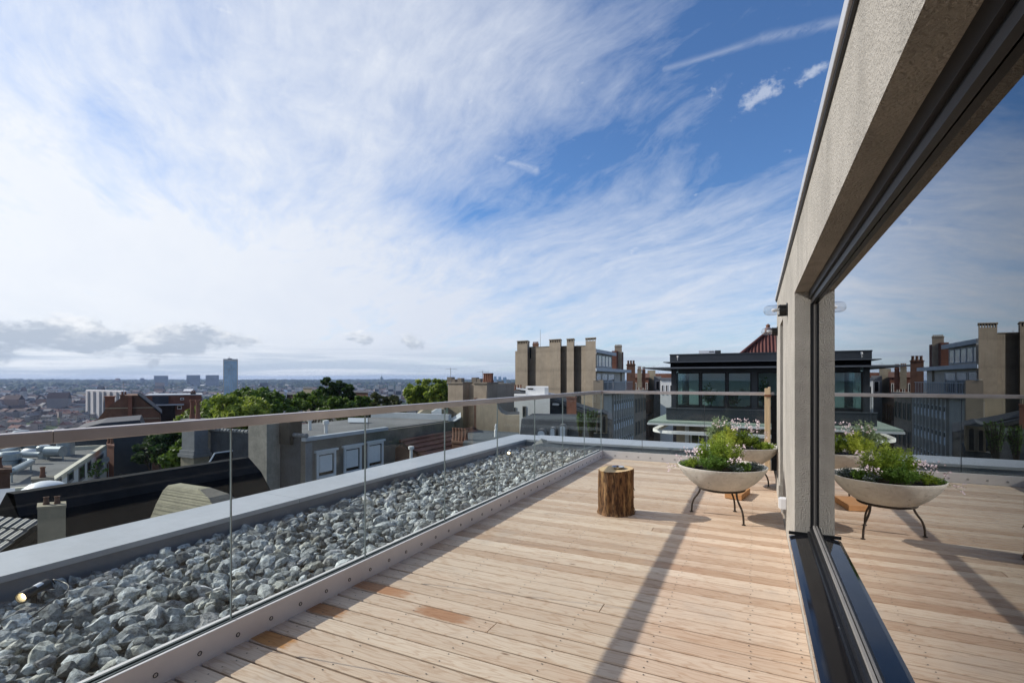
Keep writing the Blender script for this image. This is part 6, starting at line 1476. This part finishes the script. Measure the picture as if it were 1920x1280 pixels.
# contrail-like streaks
def streak(a0, e0, a1, e1, wid, amp, c_):
    wob = t.m('MULTIPLY', t.m('SUBTRACT', n_fin, .5), wid * 2.2)
    L2 = (a1 - a0) ** 2 + (e1 - e0) ** 2; pa, pe = t.m('SUBTRACT', az, a0), t.m('SUBTRACT', el, e0)
    h_ = t.m('DIVIDE', t.m('ADD', t.m('MULTIPLY', pa, a1 - a0), t.m('MULTIPLY', pe, e1 - e0)), L2, clamp=True)
    ex_ = t.m('SUBTRACT', pa, t.m('MULTIPLY', h_, a1 - a0)); ey_ = t.m('SUBTRACT', pe, t.m('MULTIPLY', h_, e1 - e0))
    d_ = t.m('ADD', t.m('SQRT', t.m('ADD', t.m('MULTIPLY', ex_, ex_), t.m('MULTIPLY', ey_, ey_))), wob)
    f = t.m('MULTIPLY', t.m('SUBTRACT', 1.0, t.ramp(d_, 0, wid)), t.m('MULTIPLY', t.ramp(n_fin, .30, .66), amp))
    return t.m('MAXIMUM', c_, f)
for s_ in SKY_STREAKS: dens = streak(*s_, dens)
# small torn puffs
pu = t.noise(t.n('ShaderNodeCombineXYZ', {0: t.m('MULTIPLY', az, .55), 1: t.m('MULTIPLY', el, .8), 2: 0.0}).outputs[0], 1.0, 6, .62)
for g_ in SKY_PUFFS: dens = t.m('MAXIMUM', dens, t.m('MULTIPLY', t.ramp(t.m('ADD', gauss(*g_), t.m('MULTIPLY', t.m('SUBTRACT', pu, .5), 1.5)), .22, .62), .55))
suncos = t.n('ShaderNodeVectorMath', {0: Dn, 1: tuple(sun_dir)}, operation='DOT_PRODUCT').outputs['Value']
glow = t.ramp(suncos, .35, 1.0)
ccol = t.mix(glow, CL_FAR, CL_NEAR)
shade = t.ramp(t.m('ADD', t.m('MULTIPLY', n_big, .6), t.m('MULTIPLY', n_str, .4)), .40, .62)
ccol = t.mix(t.m('MULTIPLY', shade, .16), ccol, t.mix(1.0, ccol, (.74, .80, .90), 'MULTIPLY'))
skyc = t.mix(1.0, sky.outputs[0], SKY_TINT, 'MULTIPLY')
c = t.mix(t.m('MULTIPLY', dens, .97), skyc, ccol)
# thin grey-blue bands hugging the horizon
hb = t.noise(t.n('ShaderNodeCombineXYZ', {0: t.m('MULTIPLY', az, .035), 1: t.m('MULTIPLY', el, .75), 2: 0.0}).outputs[0], 1.6, 6, .55)
hm = t.m('MULTIPLY', t.ramp(hb, .38, .58), t.m('SUBTRACT', 1.0, t.ramp(el, 1.4, 4.6)))
c = t.mix(t.m('MULTIPLY', hm, .88), c, HORIZON_BAND)
# grey cumulus low over the city
cu_v = t.n('ShaderNodeCombineXYZ', {0: t.m('MULTIPLY', az, .085), 1: t.m('MULTIPLY', el, .17), 2: 3.0}).outputs[0]
cu = t.noise(cu_v, 2.6, 9, .62, .25); cu2 = t.noise(t.n('ShaderNodeVectorMath', {0: cu_v, 1: (.05, -.10, 0)}, operation='ADD').outputs[0], 2.6, 9, .62, .25)
cm = 0.0
for g_ in CUMULUS: cm = t.m('MAXIMUM', cm, gauss(*g_)) if not isinstance(cm, float) else gauss(*g_)
cmask = t.ramp(t.m('ADD', cm, t.m('MULTIPLY', t.m('SUBTRACT', cu, .5), 2.6)), .42, .80)
lit = t.ramp(t.m('ADD', t.m('SUBTRACT', el, 4.1), t.m('MULTIPLY', t.m('SUBTRACT', cu2, .5), 11.0)), -.4, 2.2)      # sunlit tops over grey bases
c = t.mix(t.m('MULTIPLY', cmask, .92), c, t.mix(lit, CU_DARK, CU_LIGHT))
bg = t.n('ShaderNodeBackground', {'Color': c, 'Strength': .1}); ow = t.n('ShaderNodeOutputWorld'); t.link(bg.outputs[0], ow.inputs[0])
# ------------------------------------------------------------------ camera and view
cam = bpy.data.cameras.new('camera'); cam.sensor_width = 36; cam.lens = F / 1920 * 36; cam.shift_y = (HZ - 640) / 1920; cam.clip_start = .03; cam.clip_end = 40000
co = bpy.data.objects.new('camera', cam); col.objects.link(co); co.location = (0, 0, H); co.rotation_euler = (R(90), 0, TH); sc.camera = co
sc.view_settings.view_transform = 'Standard'; sc.view_settings.look = 'None'; sc.view_settings.gamma = 1; sc.view_settings.use_curve_mapping = False; sc.view_settings.exposure = EXPO
sc.cycles.use_denoising = True; sc.cycles.max_bounces = 10; sc.cycles.transparent_max_bounces = 24; sc.cycles.caustics_reflective = False; sc.cycles.caustics_refractive = False
sc.cycles.sample_clamp_indirect = 6
